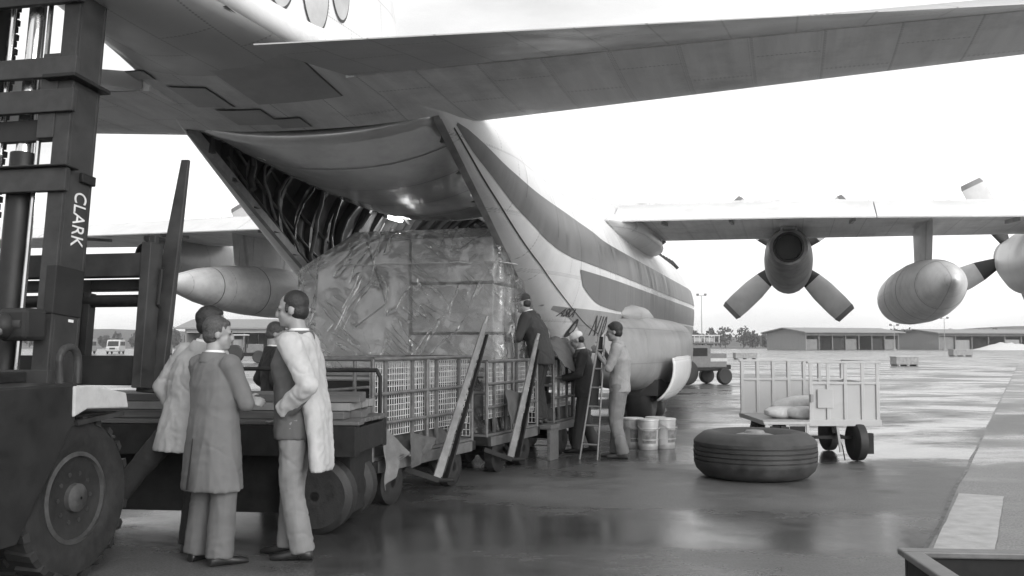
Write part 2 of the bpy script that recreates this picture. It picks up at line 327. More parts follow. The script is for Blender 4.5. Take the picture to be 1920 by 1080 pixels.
def bof(s, h):
    hw, zm, zt, zb, bs, zs = stn(s)
    if h >= zm: return hw*max(0, 1-min(1, (h-zm)/(zt-zm))**2.1)**(1/2.1)
    return bs+(hw-bs)*math.sqrt(max(0, 1-min(1, (zm-h)/(zm-zs))**2))
def contour(s, nu=12, nl=8, inset=0.0):
    hw, zm, zt, zb, bs, zs = stn(s); hw -= inset; zt -= inset
    bs2 = bs-inset*.5 if inset else bs; half = []
    for i in range(nl): a = math.pi/2*(1-i/nl); half.append((bs2+(hw-bs2)*math.cos(a), zm-(zm-zs)*math.sin(a)))
    for i in range(nu+1):
        a = math.pi/2*i/nu; half.append((hw*max(0, math.cos(a))**(2/2.1), zm+(zt-zm)*math.sin(a)**(2/2.1)))
    return [(b, s, z) for b, z in half]+[(-b, s, z) for b, z in half[-2::-1]]
def srange(a, b, n): return [a+(b-a)*i/n for i in range(n+1)]
SS = srange(-16.6, -10.6, 24)+srange(-10.6, 3.5, 22)[1:]+srange(3.5, 9.2, 18)[1:]
fus = MB().loft([contour(s) for s in SS], closed=False, caps=False).build('fuselage', M_white, AC, smooth=35)
def bellypts(s, n=8):
    hw, zm, zt, zb, bs, zs = stn(s)
    return [(bs*(1-2*i/n), s, zb+(zs-zb)*abs(1-2*i/n)**2.2) for i in range(n+1)]
MB().loft([bellypts(s) for s in SS if s >= -10.61], closed=False, caps=False).build('belly', M_belly, AC, smooth=50)
TS = srange(-22.8, -16.6, 20)
MB().loft([contour(s)[:-1]+bellypts(s)[::-1][:-1] if False else contour(s)+bellypts(s)[::-1][1:-1] for s in TS]).build('tail_section', M_under, AC, smooth=40)
# stripes: thin paint films that follow the skin
def film(name, m, s0, s1, lo, hi, n=60, nh=6, sides=(1, -1), off=.005):
    for sd in sides:
        rows = []
        for s in srange(s0, s1, n):
            a, b = smoothlerp(s, lo), smoothlerp(s, hi)
            rows.append([(sd*(bof(s, a+(b-a)*j/nh)+off), s, a+(b-a)*j/nh) for j in range(nh+1)])
        MB().loft(rows, closed=False, caps=False).build(name, m, fus, smooth=50)
UP = [(-16.37,3.84),(-16.2,3.82),(-15.76,3.72),(-15.07,3.54),(-14.1,3.40),(-12.56,3.34),(-11,3.28),(-10.2,3.22),(-7.8,3.2),(-3,3.2),(6,3.2)]
LO = [(-16.37,3.82),(-15.94,3.62),(-15.4,3.41),(-14.86,3.2),(-14.21,3.0),(-13.62,2.83),(-12.81,2.74),(-12.08,2.725),(-9.88,2.715),(-5.9,2.71),(6,2.71)]
film('stripe', M_stripe, -16.35, 6, LO, UP, 110)
film('stripe', M_stripe, -12.21, 6, [(-12.21,2.56),(-12.09,2.42),(-11.66,2.28),(-10.98,2.15),(-9.76,2.1),(-8,2.09),(6,2.09)], [(-12.21,2.60),(6,2.60)], 80)
film('lower_paint', M_belly, -12.85, 6, [(-12.85,2.05),(-11.7,1.80),(-10.7,1.32),(-10.2,1.05),(-9.6,.97),(3.5,.97),(5,.97),(6,1.02)], [(-12.85,2.07),(-12.3,2.05),(6,2.05)], 70, 14)
# seams
def seam(pts, wd=.012, side=1, name='seam'):
    vs = []
    n = len(pts)
    for s, h in pts:
        for d in (-wd/2, wd/2): vs.append((side*(bof(s, h+d)+.009), s, h+d))
    MB().add(vs, [(2*i, 2*i+1, 2*i+3, 2*i+2) for i in range(n-1)]).build(name, M_edge, fus, fix=False)
sm = [(-16.36,3.78),(-15.28,3.27),(-13.86,2.65),(-12.54,2.17),(-11.32,1.81),(-9.61,1.53)]
seam([(s, smoothlerp(s, sm)) for s in srange(-16.36, -9.6, 60)])
for s in (-14.6, -13.4, -12.2, -11, -9.7, -8.2, -6.8, -3, -1, 1, 3):
    z0 = lerp(s, [(-14.6, 3.3), (-10.6, 2.1), (3, 2.1)]); vs = []
    for k in range(25):
        h = z0+(4.3-z0)*k/24
        for d in (-.004, .004): vs.append((bof(s+d, h)+.008, s+d, h))
    MB().add(vs, [(2*i, 2*i+1, 2*i+3, 2*i+2) for i in range(24)]).build('seam', M_edge, fus, fix=False)
# ---- loading opening: sills, liner, frames, floor, ramp, raised rear door
for sd in (1, -1):
    g = MB(); rows = []
    for s in srange(-16.55, -10.6, 20):
        hw, zm, zt, zb, bs, zs = stn(s); b0 = sd*bs
        rows.append([(b0+sd*.01, s, zs-.004), (b0-sd*.07, s, zs-.02), (b0-sd*.08, s, zs+.09), (b0+sd*.012, s, zs+.12)])
    g.loft(rows).build('sill', M_soot, AC, smooth=30)
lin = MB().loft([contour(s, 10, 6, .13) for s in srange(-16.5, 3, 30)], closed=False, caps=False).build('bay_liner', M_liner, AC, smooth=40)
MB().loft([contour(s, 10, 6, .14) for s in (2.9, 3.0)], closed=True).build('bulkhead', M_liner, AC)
MB().lim((-1.6, -10.7, .98), (1.6, 3, 1.04)).build('cargo_floor', M_soot, AC)
MB().add([(-1.48, -10.7, 1.02), (1.48, -10.7, 1.02), (1.48, -13.2, .98), (-1.48, -13.2, .98), (-1.48, -10.7, .80), (1.48, -10.7, .80), (1.48, -13.2, .88), (-1.48, -13.2, .88)], [(0,3,2,1),(4,5,6,7),(0,1,5,4),(1,2,6,5),(2,3,7,6),(3,0,4,7)]).build('ramp', M_alu, AC)
for s in srange(-16.2, -6, 20):
    c0 = contour(s, 10, 6, .14); c1 = contour(s, 10, 6, .26); rows = []
    for p, q in zip(c0, c1): rows.append([(p[0], s-.035, p[2]), (q[0], s-.035, q[2]), (q[0], s+.035, q[2]), (p[0], s+.035, p[2])])
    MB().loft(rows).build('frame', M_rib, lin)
for zf in (.25, .5, .75):
    for sd in (-1, 1):
        pts = []
        for s in srange(-15.8, -6, 12):
            hw, zm, zt, zb, bs, zs = stn(s); h = zs+(zm+.6-zs)*zf; pts.append((sd*(bof(s, h)-.24), s, h))
        MB().path(pts, .022, 6).build('stringer', M_rib, lin)
# quilted blankets, hoses and cable runs on the port wall
rnd = random.Random(21)
for k in range(11):
    s = -15.3+k*.52+rnd.uniform(-.1, .1); hw, zm, zt, zb, bs, zs = stn(s); pts = []
    for j in range(9):
        h = zs+.12+(zm+.9-zs-.12)*j/8; pts.append((-(bof(s, min(h, zt-.1))-.30-rnd.uniform(0, .05)), s+.12*math.sin(j*.8+k)+rnd.uniform(-.03, .03), h))
    MB().path(pts, rnd.choice((.018, .03, .045)), 7).build('hose', rnd.choice((M_quilt, M_rib, M_rib)), lin, smooth=60)
for k in range(8):
    s0 = -13.6+k*.75; rows = []
    for i in range(7):
        s = s0+.5*i/6; hw, zm, zt, zb, bs, zs = stn(s); row = []
        for j in range(14):
            h = zs+.35+(zt-.35-zs-.35)*j/13; row.append((-(bof(s, h)-.17-.05*math.sin(math.pi*i/6)*(1+noise.noise((s*3, h*4, k)))), s, h))
        rows.append(row)
    MB().loft(rows, closed=False, caps=False).build('blanket', M_quilt if k % 3 else M_liner, lin, smooth=60)
# raised rear door: its outer skin faces down
def door_row(s, z, sag, hw=1.42, n=14): return [(hw*(1-2*i/n), s, z-sag*(1-abs(1-2*i/n)**2.3)) for i in range(n+1)]
dn = [(-16.52,3.87,.16),(-15.6,3.80,.30),(-14.6,3.74,.37),(-13.6,3.70,.40),(-12.7,3.70,.40),(-12.1,3.74,.38)]
rows = []
for s in srange(-16.52, -12.1, 22): rows.append(door_row(s, smoothlerp(s, [(a, b) for a, b, c in dn]), smoothlerp(s, [(a, c) for a, b, c in dn])))
rd = MB().loft(rows, closed=False, caps=False)
rd = rd.build('rear_door', M_pol, AC, smooth=50); sd_ = rd.modifiers.new('thickness', 'SOLIDIFY'); sd_.thickness = .09; sd_.offset = 1
for s in (-15.7, -14.9, -14.1, -13.3, -12.6):
    z, sg = smoothlerp(s, [(a, b) for a, b, c in dn]), smoothlerp(s, [(a, c) for a, b, c in dn])
    a, b = door_row(s-.008, z-.006, sg), door_row(s+.008, z-.006, sg)
    MB().loft([a, b], closed=False, caps=False).build('seam', M_edge, rd)
# lamps and fittings in the bay, and a fill tube added on the port wall
for (x, s, z) in ((.55, -10.6, 3.70), (1.05, -10.9, 3.55)):
    lp = MB().lathe([(.02, .10), (.05, .09), (.12, 0)], (x, s, z), n=14).build('lamp_shade', M_alu, AC, smooth=40)
    MB().ell((x, s, z-.01), (.085, .085, .06)).build('bulb', emit('lamp_glow', 14), lp)
    pl = bpy.data.lights.new('bay_lamp', 'POINT'); pl.energy = 28; pl.shadow_soft_size = .09; po = bpy.data.objects.new('bay_lamp', pl); col.objects.link(po); po.parent = lp; po.location = (x, s, z-.12)
lp = MB().box((-1.40, -11.0, 3.60), (.06, .5, .12)).build('added_tube_housing', M_alu, AC)  # no known lamp here; added to make a bright patch on the wall
MB().tube((-1.34, -11.25, 3.56), (-1.34, -10.75, 3.56), .03).build('added_tube', emit('lamp_glow', 14), lp)
pl = bpy.data.lights.new('bay_fill', 'POINT'); pl.energy = 45; pl.shadow_soft_size = .12; po = bpy.data.objects.new('bay_fill', pl); col.objects.link(po); po.parent = lp; po.location = (-1.2, -11.0, 3.5)  # added fill light for the ribs near the tube
for s in (-13.0, -12.2, -11.3): MB().tube((-1.5, s, 3.72), (1.5, s, 3.72), .03).build('roof_rail', M_rib, lin)
for k in range(9):
    a = rnd.uniform(-1.3, 1.3); s = rnd.uniform(-12, -8); MB().bar((a, s, 3.75), (a+rnd.uniform(-.5, .5), s+rnd.uniform(.4, 1.2), 3.6+rnd.uniform(-.1, .15)), .04, .05).build('brace', M_quilt, lin)
# tail belly details: inspection plates and fairing
def belly_z(b, s):
    hw, zm, zt, zb, bs, zs = stn(s); return zb+(zs-zb)*min(1, abs(b)/bs)**2.2
M_plate = mat('inspection_plate', .47, .45, metal=.35, var=.12, dirt=.2)
for b, s, wb, ws in ((-.62,-17.6,.42,.5), (-.42,-17.05,.5,.42), (-.05,-16.85,.34,.26), (-.95,-18.1,.2,.18), (.35,-17.9,.9,1.0), (.45,-19.0,.5,.5)):
    n = 5; top = [[(b+wb*(i/n-.5), s+ws*(j/n-.5), belly_z(b+wb*(i/n-.5), s+ws*(j/n-.5))-.012) for i in range(n+1)] for j in range(n+1)]
    bot = [[(x, y, z-.003) for x, y, z in r_] for r_ in top]
    rim = [[(b+(wb+.022)*(i/n-.5), s+(ws+.022)*(j/n-.5), belly_z(b+(wb+.022)*(i/n-.5), s+(ws+.022)*(j/n-.5))-.006) for i in range(n+1)] for j in range(n+1)]
    MB().loft(rim, closed=False, caps=False).build('plate_gap', M_stripe, AC, smooth=50)
    MB().loft(bot, closed=False, caps=False).build('inspection_plate', M_plate, AC, smooth=50)
# bulged fairing under the tail cone
rows = []
for s in srange(-22.4, -17.9, 18):
    t = (s+22.4)/4.5; wd = .25+.95*math.sin(min(1, t*1.1)*math.pi/2)*math.sqrt(max(0, 1-max(0, t-.8)*5*max(0, t-.8)*5*.9)); dep = .16*math.sin(math.pi*min(1, t*.9+.1))
    wd = min(wd, stn(s)[0]*.9)
    rows.append([(wd*math.cos(math.pi*i/12), s, belly_z(wd*math.cos(math.pi*i/12), s)+.02-dep*math.sin(math.pi*i/12)**.7) for i in range(13)])
MB().loft(rows, closed=False, caps=False).build('tail_fairing', M_alu, AC, smooth=60)
# ---- tailplane, elevators, fin
def foil(s_le, s_te, b, z, th, n=14, x0=0, x1=1, axis='b'):
    """closed section from chord fraction x0 to x1"""
    up, dn_ = [], []; c = s_le-s_te
    for i in range(n+1):
        x = x0+(x1-x0)*(1-math.cos(math.pi*i/n))/2; y = th*c*5*(.2969*math.sqrt(x)-.126*x-.3516*x*x+.2843*x**3-.1036*x**4)+.004
        up.append((x, y)); dn_.append((x, -y))
    ring = up+dn_[::-1]
    if axis == 'b': return [(b, s_le-c*x, z+y) for x, y in ring]
    return [(y, s_le-c*x, z) for x, y in ring]
for sd in (1, -1):
    secs = [1.05, 1.6, 2.4, 4, 6, 8.03]; ZS = 4.05
    def stab(b):
        le = -15.70-.16*(b-1.67); th = (.175-.011*b); pts = []
        for x, y in ((0, 0), (.015, .28), (.06, .55), (.15, .82), (.3, 1), (.55, .93), (.8, .72), (1, .55)): pts.append((x, y))
        c = le+17.83
        zc = ZS+.022*(b-1.6); return [(sd*b, le-c*x, zc+th*y) for x, y in pts]+[(sd*b, le-c*x, zc-th*y) for x, y in pts[:0:-1]]
    def elev(b):
        te = -19.5+.10*(b-1.3); c = -17.85-te; th = (.175-.011*b)*.55; zc = ZS+.022*(b-1.6); dr = zc-(3.74+.008*(b-1.3))
        return [(sd*b, -17.85-c*x, zc-dr*x+th*y) for x, y in ((0, .8), (.04, 1), (.3, .8), (.7, .4), (1, .06), (1, -.06), (.7, -.4), (.3, -.8), (.04, -1), (0, -.8))]
    t = MB().loft([stab(b) for b in secs]).build('tailplane', M_under, AC, smooth=40)
    MB().loft([elev(b) for b in [1.12]+secs[1:]]).build('elevator', M_alu, t, smooth=40)
fn = [(4.6, -13.4, -19.6), (5.3, -14.3, -19.5), (7, -15.1, -19.35), (9, -15.9, -19.2), (11.4, -16.9, -19.0)]
fin = MB().loft([foil(a, b, 0, z, .11, x1=.7, axis='z') for z, a, b in fn]).build('fin', M_white, AC, smooth=40)
MB().loft([foil(a, b, 0, z, .11, x0=.71, axis='z') for z, a, b in fn]).build('rudder', M_white, fin, smooth=40)
def fin_b(s, z):
    a, b = lerp(z, [(q[0], q[1]) for q in fn]), lerp(z, [(q[0], q[2]) for q in fn]); c = a-b; x = min(.68, max(.01, (a-s)/c))
    return .11*c*5*(.2969*math.sqrt(x)-.126*x-.3516*x*x+.2843*x**3-.1036*x**4)+.012
for sd in (1, -1):
    for s, z, ws, hz in ((-17.62, 5.24, .28, .52), (-16.97, 5.22, .27, .53), (-16.45, 5.45, .22, .48)):
        for scl, mm, off in ((1.0, M_edge, 0), (.93, M_blade, .004)):
            ring = [(sd*(fin_b(s, z)+off), s, z)]+[(sd*(fin_b(s+ws*scl*math.cos(a), z+hz*scl*math.sin(a))+off), s+ws*scl*math.cos(a), z+hz*scl*math.sin(a)) for a in [2*math.pi*i/40 for i in range(40)]]
            MB().add(ring, [(0, i+1, (i+1) % 40+1) for i in range(40)]).build('tail_emblem', mm, fin)
# ---- wings
def wing_sec(b):
    le = -2.6-.02*max(0, b-5); hinge = -6.95+.16*max(0, b-5); te = hinge-1.02+.02*max(0, b-5)
    return le, hinge, te
def wing_ring(b, sd):
    le, hg, te = wing_sec(b); n = 12; th = 1-.028*b; up, lo = [], []
    for i in range(n+1):
        x = (1-math.cos(math.pi*i/n))/2; s = le+(hg-le)*x
        f = math.sqrt(x)*1.9*(1-.62*x) if x < 1 else .72
        up.append((s, 4.14+.30*th*math.sqrt(max(0, x))*(1.6-1.0*x)+.01)); lo.append((s, 4.12-.24*th*min(1, math.sqrt(x)*2.2)*(1-.35*x)))
    return [(sd*b, s, z) for s, z in up]+[(sd*b, s, z) for s, z in lo[::-1]]
def flap_ring(b, sd, b0=0):
    le, hg, te = wing_sec(b); h0 = 4.25; d = R(24); c = hg-te; pts = [(0, .0), (.12, .05), (.5, .03), (1, .012), (1, -.012), (.5, -.09), (.12, -.13), (0, -.08)]
    return [(sd*b, hg-.03-(x*c*math.cos(d)+y*math.sin(d)), h0-x*c*math.sin(d)+y*math.cos(d)) for x, y in pts]
for sd in (1, -1):
    wg = MB().loft([wing_ring(b, sd) for b in (0, 2, 5, 8, 11, 14, 17, 19.5, 20.2)]).build('wing', M_under, AC, smooth=35)
    for b0, b1 in ((1.75, 6.45), (6.47, 12.6), (12.65, 19.8)):
        MB().loft([flap_ring(b, sd) for b in srange(b0, b1, 4)]).build('flap' if b0 < 12 else 'aileron', M_flap, wg, smooth=30)
    for b in (2.6, 3.9, 6.1, 8.9, 11.4):
        le, hg, te = wing_sec(b); MB().bar((sd*b, hg+.5, 3.93), (sd*b, hg-.55, 3.86), .05, .07).build('flap_track', M_soot, wg)
# wing root fairing on the fuselage shoulder
rows = []
for s, wdt, z in ((-10.6, .35, 3.95), (-9.6, .9, 4.06), (-8.4, 1.45, 4.14), (-7.2, 1.9, 4.24), (-5.5, 2.2, 4.3), (-3.6, 2.25, 4.3), (-2.4, 2.0, 4.3), (-1.2, 1.0, 4.4)):
    rows.append([(wdt*math.cos(math.pi*i/16), s, z-.42*wdt/2.2*max(0, abs(math.cos(math.pi*i/16)))**3+.36*math.sin(math.pi*i/16)) for i in range(17)])
MB().loft(rows, closed=False, caps=True).build('wing_fairing', M_white, AC, smooth=50)
for sd in (1, -1):
    MB().loft([[(sd*(1.75+.45*math.cos(2*math.pi*i/14)*k), s, 3.82+.28*k*math.sin(2*math.pi*i/14)) for i in range(14)] for s, k in ((-8.3, .05), (-7.6, .7), (-6.5, 1), (-4, 1), (-2.6, .7), (-2.2, .05))]).build('wing_root_fillet', M_white, AC, smooth=50)
# ---- engines and propellers
def blade(ang, par, r0=.30):
    rows = []
    for r, c, t in ((r0, .20, .16), (.5, .34, .13), (.85, .52, .09), (1.2, .60, .06), (1.7, .60, .04), (1.98, .56, .03), (2.05, .48, .02)):
        tw = R(8+18*(1-r/2.06)); row = []
        for i in range(12):
            a = 2*math.pi*i/12; u, v = c/2*math.cos(a), t/2*math.sin(a); row.append((u*math.cos(tw)-v*math.sin(tw), u*math.sin(tw)+v*math.cos(tw), r))
        rows.append(row)
    Mx = Matrix.Rotation(ang, 3, 'Y')
    def part(name, a, b, m, p): return MB().loft([[Mx @ Vector(q) for q in r_] for r_ in rows[a:b]]).build(name, m, p, smooth=50)
    bl = part('blade', 2, 7, M_blade, par); part('blade_cuff', 0, 3, M_cuff, bl)
    tip = []
    for z, k in ((1.93, 1.02), (2.052, 1.02)):
        c, t = (.575, .040) if z < 2 else (.49, .03); tw = R(8+18*(1-z/2.06)); row = []
        for i in range(12):
            a = 2*math.pi*i/12; u, v = c/2*k*math.cos(a), t/2*1.15*math.sin(a); row.append(Mx @ Vector((u*math.cos(tw)-v*math.sin(tw), u*math.sin(tw)+v*math.cos(tw), z)))
        tip.append(row)
    MB().loft(tip).build('blade_tip', M_stripe, bl, smooth=50)
def engine(bx, ang):
    nr = [(-.30,3.80,.40,.40),(-.5,3.62,.50,.58),(-1.2,3.52,.55,.72),(-2.4,3.48,.55,.74),(-3.4,3.46,.53,.70),(-4.3,3.46,.50,.62),(-5.0,3.50,.45,.50),(-5.5,3.54,.38,.36)]
    nac = MB().loft([[(bx+rx*math.cos(2*math.pi*i/28), s, z+rz*math.sin(2*math.pi*i/28)) for i in range(28)] for s, z, rx, rz in nr]).build('nacelle', M_alu if abs(bx) > 8 else M_soot, AC, smooth=50)
    MB().lathe([(.30, .05), (.31, -.16), (.27, -.18), (.25, -.05), (.02, -.04)], (bx, -5.5, 3.54), (0, 1, .12), 24, caps=True).build('exhaust', M_cuff, nac, smooth=40)
    MB().bar((bx, -3.2, 3.95), (bx, -5.6, 3.98), .5, .4, w2=.3, h2=.2).build('fairing', M_soot, nac, bevel=.06)
    pr = bpy.data.objects.new('propeller', None); col.objects.link(pr); pr.parent = AC; pr.location = (bx, 0, 3.80)
    MB().lathe([(.38, -.30), (.40, -.15), (.40, .15), (.36, .4), (.25, .65), (.10, .85), (.01, .92)], (0, 0, 0), (0, 1, 0), 24).build('spinner', M_soot, pr, smooth=50)
    for k in range(4): blade(ang+k*math.pi/2, pr)
engine(4.95, R(46)); engine(10.2, R(-27)); engine(-4.95, R(20)); engine(-10.2, R(60))
# ---- underwing tanks
for sd in (1, -1):
    prof = [(.01, -8.55), (.07, -8.46), (.22, -8.0), (.38, -7.3), (.51, -6.4), (.59, -5.4), (.63, -4.3), (.63, -2.2), (.59, -1.0), (.48, 0), (.32, .8), (.13, 1.35), (.01, 1.5)]
    tk = MB().lathe(prof, (sd*7.6, 0, 2.68), (0, 1, 0), 40).build('drop_tank', M_under, AC, smooth=60)
    for s in (-6.9, -5.2, -3.2):
        r_ = lerp(s, [(z, q) for q, z in prof]); MB().lathe([(r_+.002, -.012), (r_+.004, -.012), (r_+.004, .012), (r_+.002, .012)], (sd*7.6, s, 2.68), (0, 1, 0), 40, caps=False).build('seam', M_edge, tk)
    MB().loft([[(sd*7.6+w_*x, y_+s0, z) for x, y_ in ((0, -l_), (.6, -l_*.55), (1, 0), (.6, l_*.5), (0, l_), (-.6, l_*.5), (-1, 0), (-.6, -l_*.55))] for z, w_, l_, s0 in ((3.25, .13, 1.35, -4.5), (4.0, .16, 1.5, -4.5))]).build('pylon', M_under, AC, smooth=40)
# ---- undercarriage sponsons, wheels, doors
tyre_prof = [(.25, -.19), (.36, -.23), (.52, -.255), (.63, -.235), (.70, -.16), (.712, -.06), (.712, .06), (.70, .16), (.63, .235), (.52, .255), (.36, .23), (.25, .19)]
for sd in (1, -1):
    sp = []
    for s, rx, rz, bc, zc in ((-11.2, .03, .05, 1.72, 1.45), (-10.4, .28, .34, 1.80, 1.42), (-9.5, .48, .54, 1.88, 1.40), (-8.6, .60, .66, 1.95, 1.38), (-7.6, .66, .72, 2.02, 1.36), (-6.4, .70, .74, 2.08, 1.34), (-4, .70, .75, 2.10, 1.34), (-2, .62, .68, 2.1, 1.4), (-.8, .4, .45, 2.05, 1.5), (0, .04, .05, 2.0, 1.6)):
        sp.append([(sd*(bc+rx*abs(math.cos(2*math.pi*i/24))**.8*(1 if math.cos(2*math.pi*i/24) > 0 else -1)), s, zc+rz*abs(math.sin(2*math.pi*i/24))**.8*(1 if math.sin(2*math.pi*i/24) > 0 else -1)) for i in range(24)])
    po = MB().loft(sp).build('sponson', M_belly, AC, smooth=50)
    MB().loft([[(sd*(2.12+rx*math.cos(2*math.pi*i/16)), s, 2.06+rz*math.sin(2*math.pi*i/16)) for i in range(16)] for s, rx, rz in ((-9.0, .03, .03), (-8.7, .16, .13), (-8.0, .24, .2), (-6.8, .24, .2), (-5.6, .12, .1), (-5.2, .02, .02))]).build('air_scoop', M_alu, po, smooth=50)
    for s in (-7.0, -5.45):
        wh = MB().lathe(tyre_prof, (sd*2.2, s, .705), (1, 0, 0), 36).build('wheel', M_black, AC, smooth=40)
        MB().lathe([(.02, .20), (.12, .2), (.2, .16), (.26, .19), (.26, -.19), (.02, -.19)], (sd*2.2, s, .705), (sd, 0, 0), 24).build('hub', M_soot, wh, smooth=40)
        MB().tube((sd*2.2, s, .8), (sd*2.05, s, 1.7), .11).build('leg', M_alu, wh)
    dr = []
    for s in srange(-7.75, -4.5, 10):
        row = []
        for j in range(9):
            a = R(-15+75*j/8); dep = 1 if -7.3 < s < -4.9 else .93; row.append((sd*(2.28+.62*math.cos(a)+.02), s, 1.10-.78*math.sin(a)*dep))
        dr.append(row)
    d_ = MB().loft(dr, closed=False, caps=False).build('gear_door', M_white, AC, smooth=60); q_ = d_.modifiers.new('thickness', 'SOLIDIFY'); q_.thickness = .035
    bay = MB().box((sd*2.15, -6.2, .72), (.9, 3.0, .3)).build('wheel_bay', M_cuff, po)
# nose wheel
for x in (-.28, .28): MB().lathe([(.15, -.12), (.38, -.14), (.48, -.08), (.48, .08), (.38, .14), (.15, .12)], (x, 5.6, .48), (1, 0, 0), 24).build('nose_wheel', M_black, AC, smooth=40)
MB().tube((0, 5.6, .48), (0, 5.5, 1.2), .09).build('nose_leg', M_alu, AC)
# aerials, windows, lettering
MB().tube((.9, -1.8, 4.35), (1.0, -1.95, 4.75), .02, .008).build('aerial', M_edge, AC)
for k in range(7): MB().box((1.35+.03*k, 1.6+.45*k, 4.03-.01*k), (.3, .25, .14), (0, R(48), 0)).build('roof_window', M_cuff, AC)
def letters(txt, s, h, size, m, parent, shear=0, name='lettering', right=True):
    cu = bpy.data.curves.new(name, 'FONT'); cu.body = txt; cu.size = size; cu.shear = shear; cu.extrude = .002
    o = bpy.data.objects.new(name, cu); me = evaluate(o); bpy.data.objects.remove(o); bpy.data.curves.remove(cu)
    return me
def hull_letters(txt, s, h, size, shear):
    me = letters(txt, s, h, size, None, None, shear)
    for v in me.vertices:
        ss, hh = s+v.co.x, h+v.co.y; v.co = (bof(ss, hh)+.014+v.co.z, ss, hh)
    me.materials.append(M_edge); o = bpy.data.objects.new('lettering', me); col.objects.link(o); o.parent = fus
hull_letters('ASKA', -12.42, 1.92, .17, .25); hull_letters('N10', -11.15, 1.66, .46, .45)
for s, h, ws, hz in ((-11.8, 1.76, .09, .14), (-8.9, 1.86, .10, .18)):
    for scl, mm, off in ((1, M_edge, .012), (.5, M_belly, .015)):
        c = [(bof(s, h)+off, s, h)]+[(bof(s+ws*scl*math.cos(a), h+hz*scl*math.sin(a))+off, s+ws*scl*math.cos(a), h+hz*scl*math.sin(a)) for a in [2*math.pi*i/24 for i in range(24)]]
        if s > -9 and scl < 1: continue
        MB().add(c, [(0, i+1, (i+1) % 24+1) for i in range(24)]).build('hull_mark', mm, fus)
